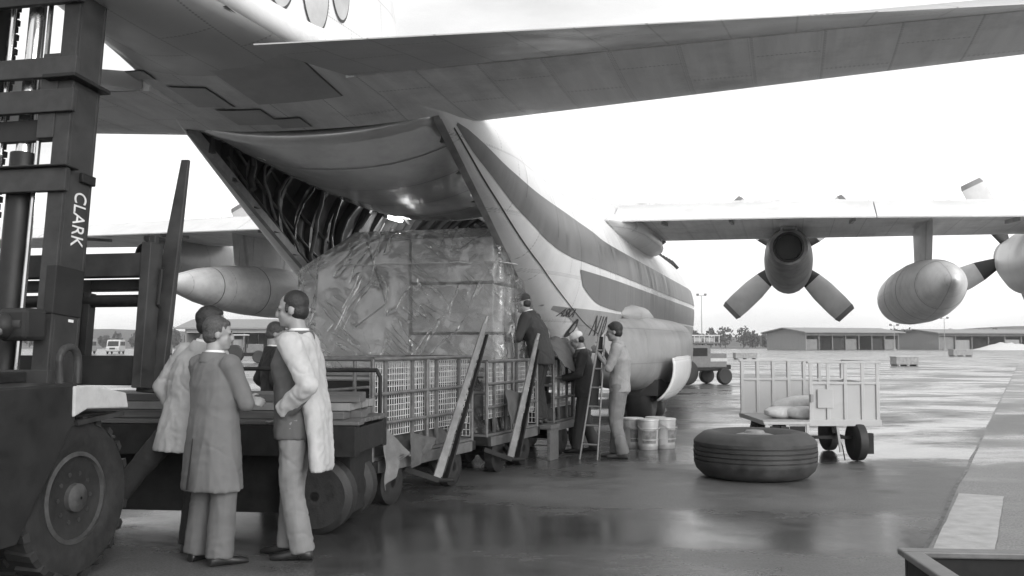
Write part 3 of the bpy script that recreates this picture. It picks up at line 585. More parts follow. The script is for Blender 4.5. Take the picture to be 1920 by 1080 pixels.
# ================================================================ wrapped load, loader, trailer
YA = R(-16)
M_carton = mat('carton_board', .8, .75, var=.06, scale=2, dirt=.12, dscale=1.5); M_gap = mat('carton_seam', .2, .5)  # second tone is the dark of the carton flap seams
def film_mat(name):
    """thin clear sheeting: mostly see-through, glossy, whitish where it is creased"""
    m = bpy.data.materials.new(name); m.use_nodes = True; n = m.node_tree.nodes; L = m.node_tree.links.new; n.clear()
    o = n.new('ShaderNodeOutputMaterial'); t = n.new('ShaderNodeTexCoord')
    d = n.new('ShaderNodeTexNoise'); d.inputs['Scale'].default_value = 1.3; d.inputs['Detail'].default_value = 3; L(t.outputs['Object'], d.inputs['Vector'])
    mx = n.new('ShaderNodeMixRGB'); mx.blend_type = 'ADD'; mx.inputs[0].default_value = .9; L(t.outputs['Object'], mx.inputs[1]); L(d.outputs[1], mx.inputs[2])
    def crease(sc_, rot, wid, scl):
        mp0 = n.new('ShaderNodeMapping'); mp0.inputs['Rotation'].default_value = rot; L(t.outputs['Object'], mp0.inputs[0]); mpn = n.new('ShaderNodeMapping'); mpn.inputs['Scale'].default_value = scl; L(mp0.outputs[0], mpn.inputs[0])
        v = n.new('ShaderNodeTexNoise'); v.inputs['Scale'].default_value = sc_; v.inputs['Detail'].default_value = 2.5; v.inputs['Distortion'].default_value = .8; L(mpn.outputs[0], v.inputs['Vector'])
        z = n.new('ShaderNodeMath'); z.operation = 'SUBTRACT'; z.inputs[1].default_value = .5; L(v.outputs[0], z.inputs[0]); y = n.new('ShaderNodeMath'); y.operation = 'ABSOLUTE'; L(z.outputs[0], y.inputs[0])
        q = n.new('ShaderNodeMapRange'); q.interpolation_type = 'SMOOTHSTEP'; q.inputs[1].default_value = 0; q.inputs[2].default_value = wid; q.inputs[3].default_value = 1; q.inputs[4].default_value = 0; L(y.outputs[0], q.inputs[0]); return q.outputs[0]
    c1 = crease(2.2, (0, R(-32), 0), .022, (1, 1, .35)); c2 = crease(4.6, (0, R(48), 0), .04, (1, 1, .30))
    k = n.new('ShaderNodeTexNoise'); k.inputs['Scale'].default_value = 1.6; k.inputs['Detail'].default_value = 4; L(t.outputs['Object'], k.inputs['Vector'])
    kr = n.new('ShaderNodeMapRange'); kr.inputs[1].default_value = .47; kr.inputs[2].default_value = .62; L(k.outputs[0], kr.inputs[0])
    def ma(op, x, y):
        q = n.new('ShaderNodeMath'); q.operation = op
        for i, v in enumerate((x, y)):
            if hasattr(v, 'links'): L(v, q.inputs[i])
            else: q.inputs[i].default_value = v
        return q.outputs[0]
    cr_ = ma('ADD', ma('MULTIPLY', ma('MULTIPLY', c1, ma('SUBTRACT', 1.15, kr.outputs[0])), .8), ma('MULTIPLY', ma('MULTIPLY', c2, kr.outputs[0]), .6))
    e = n.new('ShaderNodeTexNoise'); e.inputs['Scale'].default_value = 6; e.inputs['Detail'].default_value = 3; e.inputs['Distortion'].default_value = 1.5; L(mx.outputs[0], e.inputs['Vector'])
    bp = n.new('ShaderNodeBump'); bp.inputs['Strength'].default_value = 1; bp.inputs['Distance'].default_value = .06; L(ma('ADD', cr_, ma('MULTIPLY', ma('MULTIPLY', e.outputs[0], kr.outputs[0]), .5)), bp.inputs['Height'])
    tr_ = n.new('ShaderNodeBsdfTransparent'); tr_.inputs[0].default_value = (.93, .93, .93, 1)
    df = n.new('ShaderNodeBsdfDiffuse'); df.inputs[0].default_value = (.88, .88, .88, 1); tl = n.new('ShaderNodeBsdfTranslucent'); tl.inputs[0].default_value = (.7, .7, .7, 1)
    am = n.new('ShaderNodeMixShader'); am.inputs[0].default_value = .2; L(df.outputs[0], am.inputs[1]); L(tl.outputs[0], am.inputs[2])
    m1 = n.new('ShaderNodeMixShader'); L(ma('MINIMUM', ma('ADD', ma('MULTIPLY', cr_, .32), .11), .7), m1.inputs[0]); L(tr_.outputs[0], m1.inputs[1]); L(am.outputs[0], m1.inputs[2])
    gl = n.new('ShaderNodeBsdfGlossy'); gl.inputs['Roughness'].default_value = .09; gl.inputs[0].default_value = (.95, .95, .95, 1); L(bp.outputs[0], gl.inputs['Normal'])
    fr = n.new('ShaderNodeFresnel'); fr.inputs[0].default_value = 1.8; L(bp.outputs[0], fr.inputs['Normal'])
    m2 = n.new('ShaderNodeMixShader'); L(fr.outputs[0], m2.inputs[0]); L(m1.outputs[0], m2.inputs[1]); L(gl.outputs[0], m2.inputs[2]); L(m2.outputs[0], o.inputs[0])
    return m
M_film = film_mat('clear_sheeting')
# local frame: x starboard, y forward, origin at the aft starboard bottom corner of the load
ctr = Vector((-.18, 11.95, 0))
CL = empty('wrapped_load', (ctr.x, ctr.y, 0), YA, 'big stack of cartons wrapped in clear plastic sheeting at the aircraft loading door', 'cargo')
Z0, Z1, WD, DP = 1.18, 2.90, 2.66, 2.1
rnd = random.Random(5)
MB().prism([(-2.56, Z0+.02), (-1.21, Z0+.02), (-1.21, 2.84), (-1.85, 2.83), (-2.50, 2.50)], .05, 1.95, 1).build('carton', M_carton, CL, bevel=.015)
for z0, z1, dy in ((Z0+.02, 1.615, .03), (1.65, 2.255, .06), (2.29, 2.85, .02)): MB().lim((-1.165, dy, z0), (-.05-dy*.4, 1.95, z1)).build('carton', M_carton, CL, bevel=.015)
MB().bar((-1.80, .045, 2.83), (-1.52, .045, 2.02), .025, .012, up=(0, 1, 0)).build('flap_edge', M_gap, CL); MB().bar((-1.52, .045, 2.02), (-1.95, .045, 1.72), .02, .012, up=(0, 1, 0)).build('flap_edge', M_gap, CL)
# sheeting: closed round the stack, bagging out towards the bottom
def sheet_profile(t):
    """outline of the load in plan at height fraction t: rounded rectangle with swelling"""
    z = Z0-.06+(Z1+.05-Z0+.06)*t
    swell = .05+.07*(1-t)**2
    x0 = -WD-swell+(max(0, t-.74)/.26)*.80; x1 = .02+swell
    return z, x0, x1, -.02-swell, DP+swell
per = 150; rows = []
for j in range(49):
    t = j/48; z, x0, x1, y0, y1 = sheet_profile(t); w_, d_ = x1-x0, y1-y0; P = 2*(w_+d_); row = []
    for i in range(per):
        u = P*i/per
        if u < w_: x, y, nx, ny = x0+u, y0, 0, -1
        elif u < w_+d_: x, y, nx, ny = x1, y0+u-w_, 1, 0
        elif u < 2*w_+d_: x, y, nx, ny = x1-(u-w_-d_), y1, 0, 1
        else: x, y, nx, ny = x0, y1-(u-2*w_-d_), -1, 0
        a = i/per*40
        fold = .030*noise.noise((a*.9+t*3.5, t*2.2, 1))+.018*abs(noise.noise((a*2.2-t*5, t*3, 5)))+.012*noise.noise((a*5, t*9, 8))
        hang = (1-t)**3*.05*noise.noise((a*3, 2, 3))
        f = max(-.03, fold)+hang
        if nx > 0: f += .05*math.sin(u*14)*(.4+.6*(1-t))*(.6+.4*noise.noise((t*3, u, 2)))
        row.append((x+nx*f, y+ny*f, z+.012*noise.noise((a*2, t*6, 4))-(.05*abs(noise.noise((a*1.5, 0, 9))) if j == 0 else 0)))
    rows.append(row)
# close the top
for k in (.75, .45, .15, .02):
    top = rows[48]; cx = sum(p[0] for p in top)/per; cy = sum(p[1] for p in top)/per
    rows.append([(cx+(p[0]-cx)*k, cy+(p[1]-cy)*k, p[2]+.02+.02*noise.noise((p[0]*3*k, p[1]*3*k, 2))) for p in top])
MB().loft(rows, caps=False).build('plastic_sheeting', M_film, CL, smooth=75, fix=False)
# cords that hold the sheeting
M_cord = mat('cord', .55, .6)
for zc, wob in ((2.52, .02),):
    pts = []
    for i in range(31):
        x = -2.66+(.55 if zc > 2.4 else 0)+(2.72-(.55 if zc > 2.4 else 0))*i/30; pts.append((x, -.145+.012*noise.noise((i*.7, zc, 1)), zc+wob*noise.noise((i*.35, zc, 2))))
    pts += [(.14, .3, zc), (.15, 1.2, zc-.01), (.14, 2.1, zc)]
    MB().path(pts, .006, 5).build('cord', M_cord, CL)
# ---- loading dolly under the load
M_frame = mat('dark_steel', .022, .6, spec=.25, metal=.0, var=.4, scale=8, dirt=.3, dscale=5); M_plank = mat('deck_plank', .11, .7, var=.35, scale=5, streak=(.3, 6, 6)); M_plankl = mat('pale_plank', .24, .6, var=.25, scale=5)
LD = empty('loading_dolly', (ctr.x, ctr.y, 0), YA, 'steel loading dolly carrying the wrapped cartons up to the aircraft', 'dolly')
MB().lim((-2.75, -.2, .92), (.10, 2.5, 1.02)).build('deck', M_frame, LD, bevel=.01)
for i in range(9): MB().tube((-2.65, -.12+i*.3, 1.055), (.02, -.12+i*.3, 1.055), .035, n=10).build('roller', M_steel, LD, smooth=40)
MB().lim((-2.72, -.15, 1.095), (.07, 2.3, 1.15)).build('pallet', M_plankl, LD, bevel=.008)
for x in (-2.5, -.2):
    for y in (.35, 2.0):
        w_ = MB().lathe([(.1, -.09), (.24, -.1), (.28, -.06), (.28, .06), (.24, .1), (.1, .09)], (x, y, .28), (1, 0, 0), 24).build('wheel', M_black, LD, smooth=40)
        MB().lim((x-.05, y-.05, .28), (x+.05, y+.05, .92)).build('leg', M_frame, LD)
for y in (-.1, 2.4): MB().lim((-2.7, y-.06, .15), (.05, y+.06, .92)).build('crossbeam', M_frame, LD)
# ---- flat trailer standing crosswise behind the men
TR = empty('flat_trailer', (-1.22, 7.50, 0), R(-9+180)*0+math.atan2(.36, -2.85)+math.pi, 'dark flat trailer with stacked planks and pipe rails behind the standing men', 'trailer')
# local x runs from the right end (0) to the left end (negative); local y to the rear of the picture
def tr(a, b, name, m, p=TR, bev=.006): return MB().lim(a, b).build(name, m, p, bevel=bev)
tr((-2.9, .30, .13), (-.12, .95, .60), 'light_block', M_frame); tr((-3.0, .02, .62), (0, .14, .86), 'side_beam', M_frame); tr((-3.0, .86, .62), (0, .98, .86), 'side_beam', M_frame); tr((-3.0, .14, .64), (-2.9, .86, .84), 'end_beam', M_frame); tr((-.1, .14, .64), (0, .86, .84), 'end_beam', M_frame)  # first box is added to block light under the deck and darken the ground
rnd = random.Random(8)
for i in range(6): tr((-3.0+rnd.uniform(-.03, .02), .02+i*.161, .865), (rnd.uniform(-.02, .03), .17+i*.161, .895+rnd.uniform(0, .006)), 'deck_plank', M_plank)
# stacked timber on the deck
for i, (y0, z0, x0, x1) in enumerate(((.22, .902, -2.95, -.05), (.42, .902, -2.8, -.15), (.62, .902, -2.95, -.05), (.30, .965, -2.9, -.10), (.52, .965, -2.85, -.02), (.72, .965, -2.9, -.12), (.36, 1.028, -2.95, -.04), (.60, 1.028, -2.7, -.25))):
    pass
for lay, (z, n_, m_) in enumerate(((.90, 4, M_plank), (.965, 4, M_plankl), (1.03, 3, M_plank))):
    for i in range(n_):
        y0 = .16+i*.19+lay*.05; tr((-2.95+rnd.uniform(0, .15), y0, z), (-.03-rnd.uniform(0, .12), y0+.17, z+.06), 'plank', m_, bev=.004)
for x in (-.35, -2.65):
    for y in (.2, .8):
        w_ = MB().lathe([(.1, -.1), (.25, -.11), (.30, -.07), (.30, .07), (.25, .11), (.1, .1)], (x, y, .30), (0, 1, 0), 28).build('wheel', M_black, TR, smooth=40)
        MB().lathe([(.02, .09), (.1, .09), (.13, .05), (.13, -.05), (.02, -.09)], (x, y, .30), (0, -1, 0), 18).build('hub', M_frame, w_, smooth=30)
    MB().tube((x, .1, .30), (x, .9, .30), .04).build('axle', M_frame, TR); tr((x-.1, .15, .34), (x+.1, .85, .62), 'bogie', M_frame)
def hoop(x0, x1, y, z0, z1, m=M_frame):
    MB().path([(x0, y, z0), (x0, y, z1-.06), (x0-.03*(1 if x1 < x0 else -1), y, z1), (x1+.03*(1 if x1 < x0 else -1), y, z1), (x1, y, z1-.06), (x1, y, z0)], .018, 8).build('pipe_rail', m, TR, smooth=50)
hoop(-2.2, -2.85, .93, .9, 1.27); hoop(-1.5, -2.12, .93, .9, 1.30); hoop(-.75, -1.42, .93, .9, 1.28); hoop(-.05, -.68, .93, .9, 1.27)
for x in (-.2, -1.4, -2.6): MB().path([(x, .02, .78), (x, -.02, .77), (x, -.02, .72), (x+.02, 0, .70)], .008, 6).build('hook', M_steel, TR)
MB().path([(-3.0, .5, .7), (-3.5, .5, .62), (-3.9, .5, .45)], .04).build('drawbar', M_frame, TR)
# ================================================================ caged carts
M_tube = mat('cage_paint', .15, .45, metal=.2, var=.35, scale=9, dirt=.3, dscale=6); M_wire = mat('cage_wire', .6, .4, metal=.1, var=.2); M_canvas = mat('canvas', .085, .85, var=.3, scale=5, bump=.2, bscale=40); M_canvas2 = mat('pale_canvas', .17, .8, var=.3, scale=5, bump=.2, bscale=40)
M_arm = mat('arm_paint', .22, .45, var=.3, scale=6, dirt=.35, dscale=4)
def cart(p, yaw, length, width, label, mesh_sides, arm, post=.92):
    """p = near right corner on the ground; local y runs along the cart, x to the right (cart lies at negative x)"""
    r = empty('cage_cart', (p[0], p[1], 0), yaw, label, 'cart', 'cage carts parked beside the loading dolly'); zd = .44
    MB().lim((-width, 0, zd-.10), (0, .08, zd)).build('end_beam', M_frame, r, bevel=.006); MB().lim((-width, length-.08, zd-.10), (0, length, zd)).build('end_beam', M_frame, r, bevel=.006)
    for x in (-width, -.07): MB().lim((x, .08, zd-.11), (x+.07, length-.08, zd-.002)).build('side_beam', M_tube, r, bevel=.006)
    k = int(width/.16)
    for i in range(k): MB().lim((-width+.01+i*(width-.02)/k, .01, zd+.002), (-width-.002+(i+1)*(width-.02)/k, length-.01, zd+.03)).build('deck_plank', M_plank, r, bevel=.004)
    zt = zd+post
    for y in (.03, length/2, length-.03):
        for x in (-.035, -width+.035): MB().tube((x, y, zd), (x, y, zt), .021, n=10).build('post', M_tube, r, smooth=40)
    for x in (-.035, -width+.035):
        for z in (zt, zd+.60, zd+.33): MB().tube((x, .03, z), (x, length-.03, z), .018 if z < zt else .021, n=10).build('rail', M_tube, r, smooth=40)
    for y in (.03, length-.03):
        for z in (zt, zd+.5): MB().tube((-.035, y, z), (-width+.035, y, z), .018, n=10).build('rail', M_tube, r, smooth=40)
    if 'R' in mesh_sides:
        g = MB(); x = -.075; n = int(length/.045)
        for i in range(n+1): g.bar((x, .05+(length-.1)*i/n, zd+.2), (x, .05+(length-.1)*i/n, zt-.03), .0065, .0065)
        for j in range(13): z = zd+.2+(zt-.03-zd-.2)*j/12; g.bar((x-.006, .05, z), (x-.006, length-.05, z), .0065, .0065)
        g.build('wire_mesh', M_wire, r)
        for y in srange(.3, length-.3, 3): MB().lim((-.072, y-.025, zd), (-.052, y+.025, zt-.01)).build('stay', M_tube, r)
    g = MB(); n = int(width/.05)
    for i in range(n+1): x = -.05-(width-.1)*i/n; g.bar((x, length-.045, zd+.05), (x, length-.045, zt-.03), .006, .006)
    for j in range(13): z = zd+.05+(zt-.08-zd)*j/12; g.bar((-.05, length-.05, z), (-width+.05, length-.05, z), .006, .006)
    g.build('wire_mesh', M_wire, r)
    for y in (.42, length-.45):
        for x in (-.10, -width+.10):
            w_ = MB().lathe([(.07, -.06), (.16, -.07), (.205, -.045), (.205, .045), (.16, .07), (.07, .06)], (x, y, .205), (1, 0, 0), 26).build('wheel', M_black, r, smooth=40)
            MB().lathe([(.01, .06), (.05, .06), (.075, .03), (.075, -.03), (.01, -.06)], (x, y, .205), (1, 0, 0), 16).build('hub', M_frame, w_, smooth=30)
            MB().lim((x-.09, y-.03, .19), (x-.075, y+.03, zd-.1)).build('fork', M_frame, r)
        MB().tube((-.1, y, .205), (-width+.1, y, .205), .022).build('axle', M_frame, r)
    if arm:
        ya, tipx, tipy, tipz = arm
        a = MB().bar((.14, ya, .17), (tipx, tipy, tipz), .10, .022, up=(1, -.4, .2), w2=.055, h2=.02).build('tow_arm', M_arm, r, bevel=.004)
        MB().bar((.20, ya+.09, .17), (tipx+.012, tipy+.03, tipz-.12), .018, .07, up=(1, -.4, .2), w2=.018, h2=.04).build('arm_flange', M_frame, a)
        MB().tube((tipx, tipy, tipz), (tipx+.02, tipy+.02, tipz+.08), .022, .017).build('arm_eye', M_steel, a)
        MB().bar((-.08, ya-.25, .3), (.16, ya, .17), .05, .05).build('hinge_bar', M_frame, r); MB().bar((-.08, ya+.3, .3), (.16, ya+.05, .17), .05, .05).build('hinge_bar', M_frame, r)
        MB().tube((.05, ya-.06, .17), (.30, ya+.06, .17), .02).build('hinge_pin', M_frame, r)
    return r
CY = R(-23)
cart((-1.24, 8.68), CY, 2.15, .92, 'nearest cage cart with wire mesh side and canvas flap hanging from its deck', 'R', (.95, .20, 1.95, 1.72))
cart((-.27, 10.98), CY, 1.62, .92, 'middle cage cart filled with dark crumpled sheeting', 'R', (.30, .16, 1.1, 1.55), .86)
cart((.58, 12.98), CY, 1.60, .92, 'farthest cage cart with a big tarpaulin thrown over its top rail', 'R', None, .86)
def cloth(name, rows, m, label, cat, thick=.006):
    o = MB().loft(rows, closed=False, caps=False).build(name, m, smooth=70, sub=1); q = o.modifiers.new('thickness', 'SOLIDIFY'); q.thickness = thick
    return tag(o, label, cat)
Mc = Matrix.Rotation(CY, 4, 'Z')
def wl(p, q): v = Mc @ Vector(q); return (p[0]+v.x, p[1]+v.y, v.z)
# canvas flap hanging from the near cart
A = (-1.24, 8.68)
def flap(p, y0, wd, ztop, drop, skew, m, label, seed):
    rows = []
    for j in range(15):
        t = j/14; row = []
        for i in range(13):
            u = i/12; row.append(wl(p, (.06+.05*t+.04*math.sin(u*11+t*2+seed)*t+.02*noise.noise((u*4, t*4, seed)), y0+u*wd*(1-.45*t)+.04*noise.noise((t*3, u*3, seed+4)), ztop-skew*u*(1-t)-t*(drop-.5*drop*u))))
        rows.append(row)
    cloth('canvas_flap', rows, m, label, 'canvas')
flap(A, .02, .62, .80, .62, .38, M_canvas2, 'grey canvas flap hanging lowest over the near end of the nearest cage cart', 1)
flap(A, .55, .55, .66, .34, .10, M_canvas, 'short dark canvas flap beside the lowest flap on the nearest cage cart', 3)
flap((-.27, 10.98), .35, .75, .98, .52, .12, M_canvas, 'dark canvas flap hanging from the rail of the middle cage cart', 6)
def heap(name, p, x0, x1, y0, y1, z0, hgt, m, label, seed, cat='tarpaulin', nx=22, ny=26):
    rows = []
    for j in range(ny+1):
        row = []
        for i in range(nx+1):
            u, v = i/nx, j/ny; e = (math.sin(math.pi*u)*math.sin(math.pi*v))**.45
            rid = 1-abs(noise.noise((u*4+seed, v*5, seed*.7)))*1.6
            z = z0+e*hgt*(.35+.65*max(0, rid))+.05*e*noise.noise((u*11, v*13, seed))
            row.append(wl(p, (x0+(x1-x0)*u+.05*noise.noise((u*6, v*6, seed+3)), y0+(y1-y0)*v+.05*noise.noise((u*6, v*6, seed+9)), z)))
        rows.append(row)
    o = MB().loft(rows, closed=False, caps=False).build(name, m, smooth=70); return tag(o, label, cat)
heap('tarpaulin', A, -.86, -.05, .15, 1.9, .475, .42, M_canvas, 'crumpled dark tarpaulin lying in the nearest cage cart', 2)
Bc = (-.27, 10.98)
heap('plastic_sheet', Bc, -.86, -.09, .08, 1.5, .475, .72, mat('dark_sheeting', .035, .22, var=.4, scale=5, bump=.3, bscale=9), 'dark glossy crumpled sheet filling the middle cage cart', 6, 'sheet')
Cc = (.58, 12.98)
heap('tarpaulin', Cc, -.86, -.09, .05, 1.5, .475, .35, M_canvas, 'dark tarpaulin lying on the deck of the farthest cage cart', 9)
# tarpaulin thrown over the rail of the far cart
rows = []
for j in range(25):
    t = j/24; row = []
    for i in range(21):
        u = i/20; y = -.08+u*1.25
        if t < .35: x, z = -.75+t/.35*.62, 1.28+.22*math.sin(t/.35*1.5)+.10*math.sin(u*3.1)
        else: q = (t-.35)/.65; x, z = -.13+.26*math.sin(q*1.2)+.05*q, 1.50+.10*math.sin(u*3.1)-(q**1.3)*(.30+.50*u)
        row.append(wl(Cc, (x+.03*noise.noise((u*7, t*4, 3)), y+.04*noise.noise((u*5, t*5, 8)), z+.035*noise.noise((u*6, t*6, 5)))))
    rows.append(row)
cloth('tarpaulin', rows, M_canvas, 'big grey tarpaulin draped over the rail of the farthest cage cart', 'tarpaulin')
# ================================================================ forklift truck (seen from behind its right front wheel)
FK = empty('forklift_truck', (-2.79, 6.20, 0), R(-13), 'large forklift truck with raised mast and lettered rail at the left edge', 'forklift')
M_fk = mat('forklift_paint', .022, .5, spec=.3, var=.3, scale=5, dirt=.4, dscale=3, bump=.05); M_fk2 = mat('mast_steel', .045, .5, spec=.3, metal=.1, var=.35, scale=5, dirt=.35, dscale=3.5); M_chain = mat('greasy_chain', .015, .5, spec=.3, metal=.0, var=.4, scale=30)
M_light = mat('pale_panel', .5, .5, var=.12, scale=6, dirt=.25, dscale=5); M_rod = mat('chromed_rod', .7, .18, metal=.9, var=.05); M_rimp = mat('wheel_rim', .075, .55, metal=.2, var=.4, scale=12, dirt=.3, dscale=8); M_letter = mat('lettering_white', .75, .6)
M_tyre = mat('dusty_tyre', .03, .85, spec=.2, var=.35, scale=9, dirt=.4, dscale=4, bump=.15)
def fk(a, b, name, m=M_fk, p=FK, bev=.008): return MB().lim(a, b).build(name, m, p, bevel=bev)
def big_wheel(x, y, out, r=.52):
    sc_ = r/.52
    w_ = MB().lathe([(.27, -.14), (.31, -.165), (.40, -.18), (.475, -.175), (.50, -.15), (.505, 0), (.50, .15), (.475, .175), (.40, .18), (.31, .165), (.27, .14)], (0, 0, 0), (out, 0, 0), 48)
    w_.v = [tuple(c*sc_ for c in v) for v in w_.v]
    w_ = w_.build('wheel', M_tyre, FK, smooth=40); w_.location = (x, y, r)
    lug = None
    for k in range(22):
        for sd in (-1, 1):
            if lug is None:
                lug = MB().add([(.02, -.035, .485), (.185, -.06, .47), (.185, .0, .47), (.02, .035, .485), (.02, -.03, .525), (.175, -.055, .515), (.175, -.005, .515), (.02, .03, .525)], [(0,3,2,1),(4,5,6,7),(0,1,5,4),(1,2,6,5),(2,3,7,6),(3,0,4,7)]).build('tread_lug', M_black, w_); o = lug
            else: o = lug.copy(); col.objects.link(o); o.parent = w_
            o.scale = (sd*sc_, sc_, sc_); o.rotation_euler = (2*math.pi*(k+(.5 if sd > 0 else 0))/22, 0, 0)
    def ring(name, prof, m):
        q = MB().lathe(prof, (0, 0, 0), (out, 0, 0), 40, caps=False); q.v = [tuple(c*sc_ for c in v) for v in q.v]; return q.build(name, m, w_, smooth=35)
    ring('rim', [(.285, .10), (.292, .158), (.265, .165), (.258, .13)], M_rimp); ring('rim_well', [(.259, .135), (.245, .04), (.20, .03), (.195, .06)], M_chain)
    ring('hub_flange', [(.196, .05), (.194, .11), (.18, .12), (.095, .125), (.09, .17), (.06, .19), (.01, .195)], M_rimp)
    for k in range(10):
        a = 2*math.pi*k/10; MB().tube((out*.11*sc_, .155*sc_*math.cos(a), .155*sc_*math.sin(a)), (out*.145*sc_, .155*sc_*math.cos(a), .155*sc_*math.sin(a)), .016*sc_, n=6).build('bolt', M_fk2, w_)
    MB().lathe([(.275, -.13), (.275, .13)], (0, 0, 0), (1, 0, 0), 30).build('brake_drum', M_chain, w_)
    return w_
big_wheel(-.15, 0, 1); big_wheel(-1.55, 0, -1); big_wheel(-.25, -2.1, 1, .42); big_wheel(-1.45, -2.1, -1, .42)
# body side panel, fender, hood
MB().prism([(-2.6, .34), (-.58, .34), (-.10, 1.02), (-.10, 1.24), (-2.6, 1.24)], .02, .06, 0).build('side_panel', M_fk, FK, bevel=.006)
MB().prism([(-2.6, .34), (-.58, .34), (-.10, 1.02), (-.10, 1.24), (-2.6, 1.24)], -1.76, -1.72, 0).build('side_panel', M_fk, FK, bevel=.006)
fk((-1.72, -2.6, .45), (.02, -.62, .8), 'chassis'); fk((-1.72, -2.55, 1.20), (.055, -.08, 1.25), 'deck_plate'); fk((-1.5, -2.6, 1.25), (-.2, -1.3, 1.6), 'hood', bev=.05); fk((-1.75, -3.1, .4), (.05, -2.6, 1.6), 'counterweight', bev=.08)
MB().prism([(-.13, 1.04), (.0, 1.085), (.43, 1.065), (.40, 1.17), (.02, 1.235), (-.13, 1.235)], -.38, .075, 0).build('fender_front', M_light, FK, bevel=.01)
fk((-.38, -.05, 1.03), (.03, .36, 1.05), 'fender_lining', M_chain)
MB().bar((.035, -.07, 1.0), (.035, .40, 1.03), .05, .03).build('fender_lip', M_fk2, FK); fk((-.36, .12, .86), (.0, .40, .88), 'step', M_fk2)
MB().path([(-.12, -.02, 1.24)]+[(-.12, .06-.09*math.cos(a), 1.39+.09*math.sin(a)) for a in [math.pi*i/8 for i in range(9)]]+[(-.12, .15, 1.24)], .026, 8).build('lifting_loop', M_fk2, FK, smooth=50)
fk((-.55, -.9, 1.25), (-.45, .05, 1.33), 'pipe_guard', M_fk2)
# axle and mast foot
fk((-1.45, -.12, .36), (-.3, .12, .68), 'axle_housing', M_chain, bev=.04)
# mast leans forward: everything below hangs on a tilted pivot
TL = R(-5.2)
mast = bpy.data.objects.new('mast', None); col.objects.link(mast); mast.parent = FK; mast.location = (-.06, .26, .55); mast.rotation_euler = (TL, 0, 0)
def ms(a, b, name, m=M_fk2, bev=.006): return MB().lim(a, b).build(name, m, mast, bevel=bev)
for x in (-.42, -1.30):
    sgn = 1 if x > -1 else -1
    # channel section: web outside, two flanges inside
    web = x+.0
    ms((web-.02, -.02, 0), (web+.02, .22, 3.75), 'outer_rail'); ms((web-sgn*.11, -.05, 0), (web+.021 if sgn > 0 else web+.11, -.02, 3.75), 'rail_flange'); ms((web-sgn*.11, .22, 0), (web+.021 if sgn > 0 else web+.11, .25, 3.75), 'rail_flange')
    ms((web-sgn*.09-.015, .02, .3), (web-sgn*.09+.015, .24, 4.1), 'inner_rail', M_fk)
MB().tube((-.86, .08, 0), (-.86, .08, 2.35), .095, n=20).build('lift_cylinder', M_fk, mast, smooth=40); MB().tube((-.86, .08, 2.35), (-.86, .08, 3.9), .06, n=16).build('lift_ram', M_rod, mast, smooth=40)
for x in (-.70, -1.02): MB().tube((x, .02, .2), (x, .02, 3.8), .018, n=8).build('hydraulic_pipe', M_rod, mast, smooth=40)
# leaf chains, link by link
lk_ = None
for x in (-.62, -1.10):
    for k in range(62):
        z = .3+k*.057
        if lk_ is None:
            lk_ = MB().lim((-.034, -.014, 0), (.034, .014, .044)).build('chain_link', M_chain, mast); o = lk_
        else: o = lk_.copy(); col.objects.link(o); o.parent = mast
        o.location = (x, .12 if k % 2 else .135, z)
for z, h_ in ((3.42, .16), (2.86, .15), (2.60, .17), (2.02, .17), (.55, .22)): ms((-1.34, -.09, z), (-.36, -.045, z+h_), 'crossbeam')
ms((-1.34, -.13, 2.19), (-.34, .02, 2.205), 'crossbeam_lip', M_fk); ms((-.60, -.13, 2.84), (-.33, .28, 2.87), 'bracket_plate', M_chain)
ms((-1.25, .0, 2.42), (-.5, .05, 2.58), 'inner_crossbeam', M_fk); ms((-.66, -.06, 2.42), (-.52, .02, 3.05), 'chain_anchor', M_fk2)
ms((-1.3, .02, 0), (-.42, .24, .22), 'mast_foot', M_chain)
ms((-.47, -.06, 1.16), (-.39, .24, 1.5), 'rail_doubler', M_fk); ms((-.405, .10, 2.13), (-.37, .25, 2.20), 'stop_block', M_chain)
# white lettering down the rail
me = letters('CLARK', 0, 0, .165, None, None); lo = bpy.data.objects.new('lettering', me); me.materials.append(M_letter); col.objects.link(lo); lo.parent = mast; lo.location = (-.396, .07, 2.06); lo.scale = (.78, 1.1, 1)
lo.rotation_euler = Matrix(((0, 0, 1), (0, 1, 0), (-1, 0, 0))).to_euler()
ms((-.40, .12, 1.12), (-.396, .17, 1.14), 'data_plate', M_letter, 0)
# carriage with one tapered fork swung upright
ca = bpy.data.objects.new('carriage', None); col.objects.link(ca); ca.parent = FK; ca.location = (-.22, .82, 0); ca.rotation_euler = (R(-5), 0, 0)
def cg(a, b, name, m=M_fk, bev=.006): return MB().lim(a, b).build(name, m, ca, bevel=bev)
cg((-1.25, 0, 2.02), (.02, .09, 2.20), 'top_bar', M_fk2); cg((-1.25, .10, 1.93), (.0, .20, 2.015), 'top_bar_lower', M_chain); MB().tube((-1.25, .06, 1.84), (.05, .06, 1.84), .048, n=16).build('fork_shaft', M_chain, ca, smooth=40)
cg((-1.25, 0, 1.20), (-.02, .10, 1.42), 'bottom_bar'); cg((-.02, -.02, 1.18), (.06, .14, 2.28), 'end_plate', M_fk2); cg((-.62, -.02, 1.2), (-.52, .12, 2.0), 'end_plate', M_chain); cg((-.52, .02, 1.42), (-.46, .10, 1.9), 'roller_plate', M_fk)
MB().bar((.03, .16, 1.15), (.10, .30, 3.0), .22, .07, up=(0, 1, 0), w2=.07, h2=.03).build('fork', M_fk2, ca, bevel=.008)
MB().bar((.0, .10, 1.95), (.0, .10, 2.35), .06, .05, up=(0, 1, 0)).build('fork_heel', M_fk2, ca, bevel=.006)
MB().path([(.07, .13, 1.80), (.075, .10, 1.82), (.085, .10, 2.08), (.08, .13, 2.10)], .014, 6).build('handle', M_fk, ca)
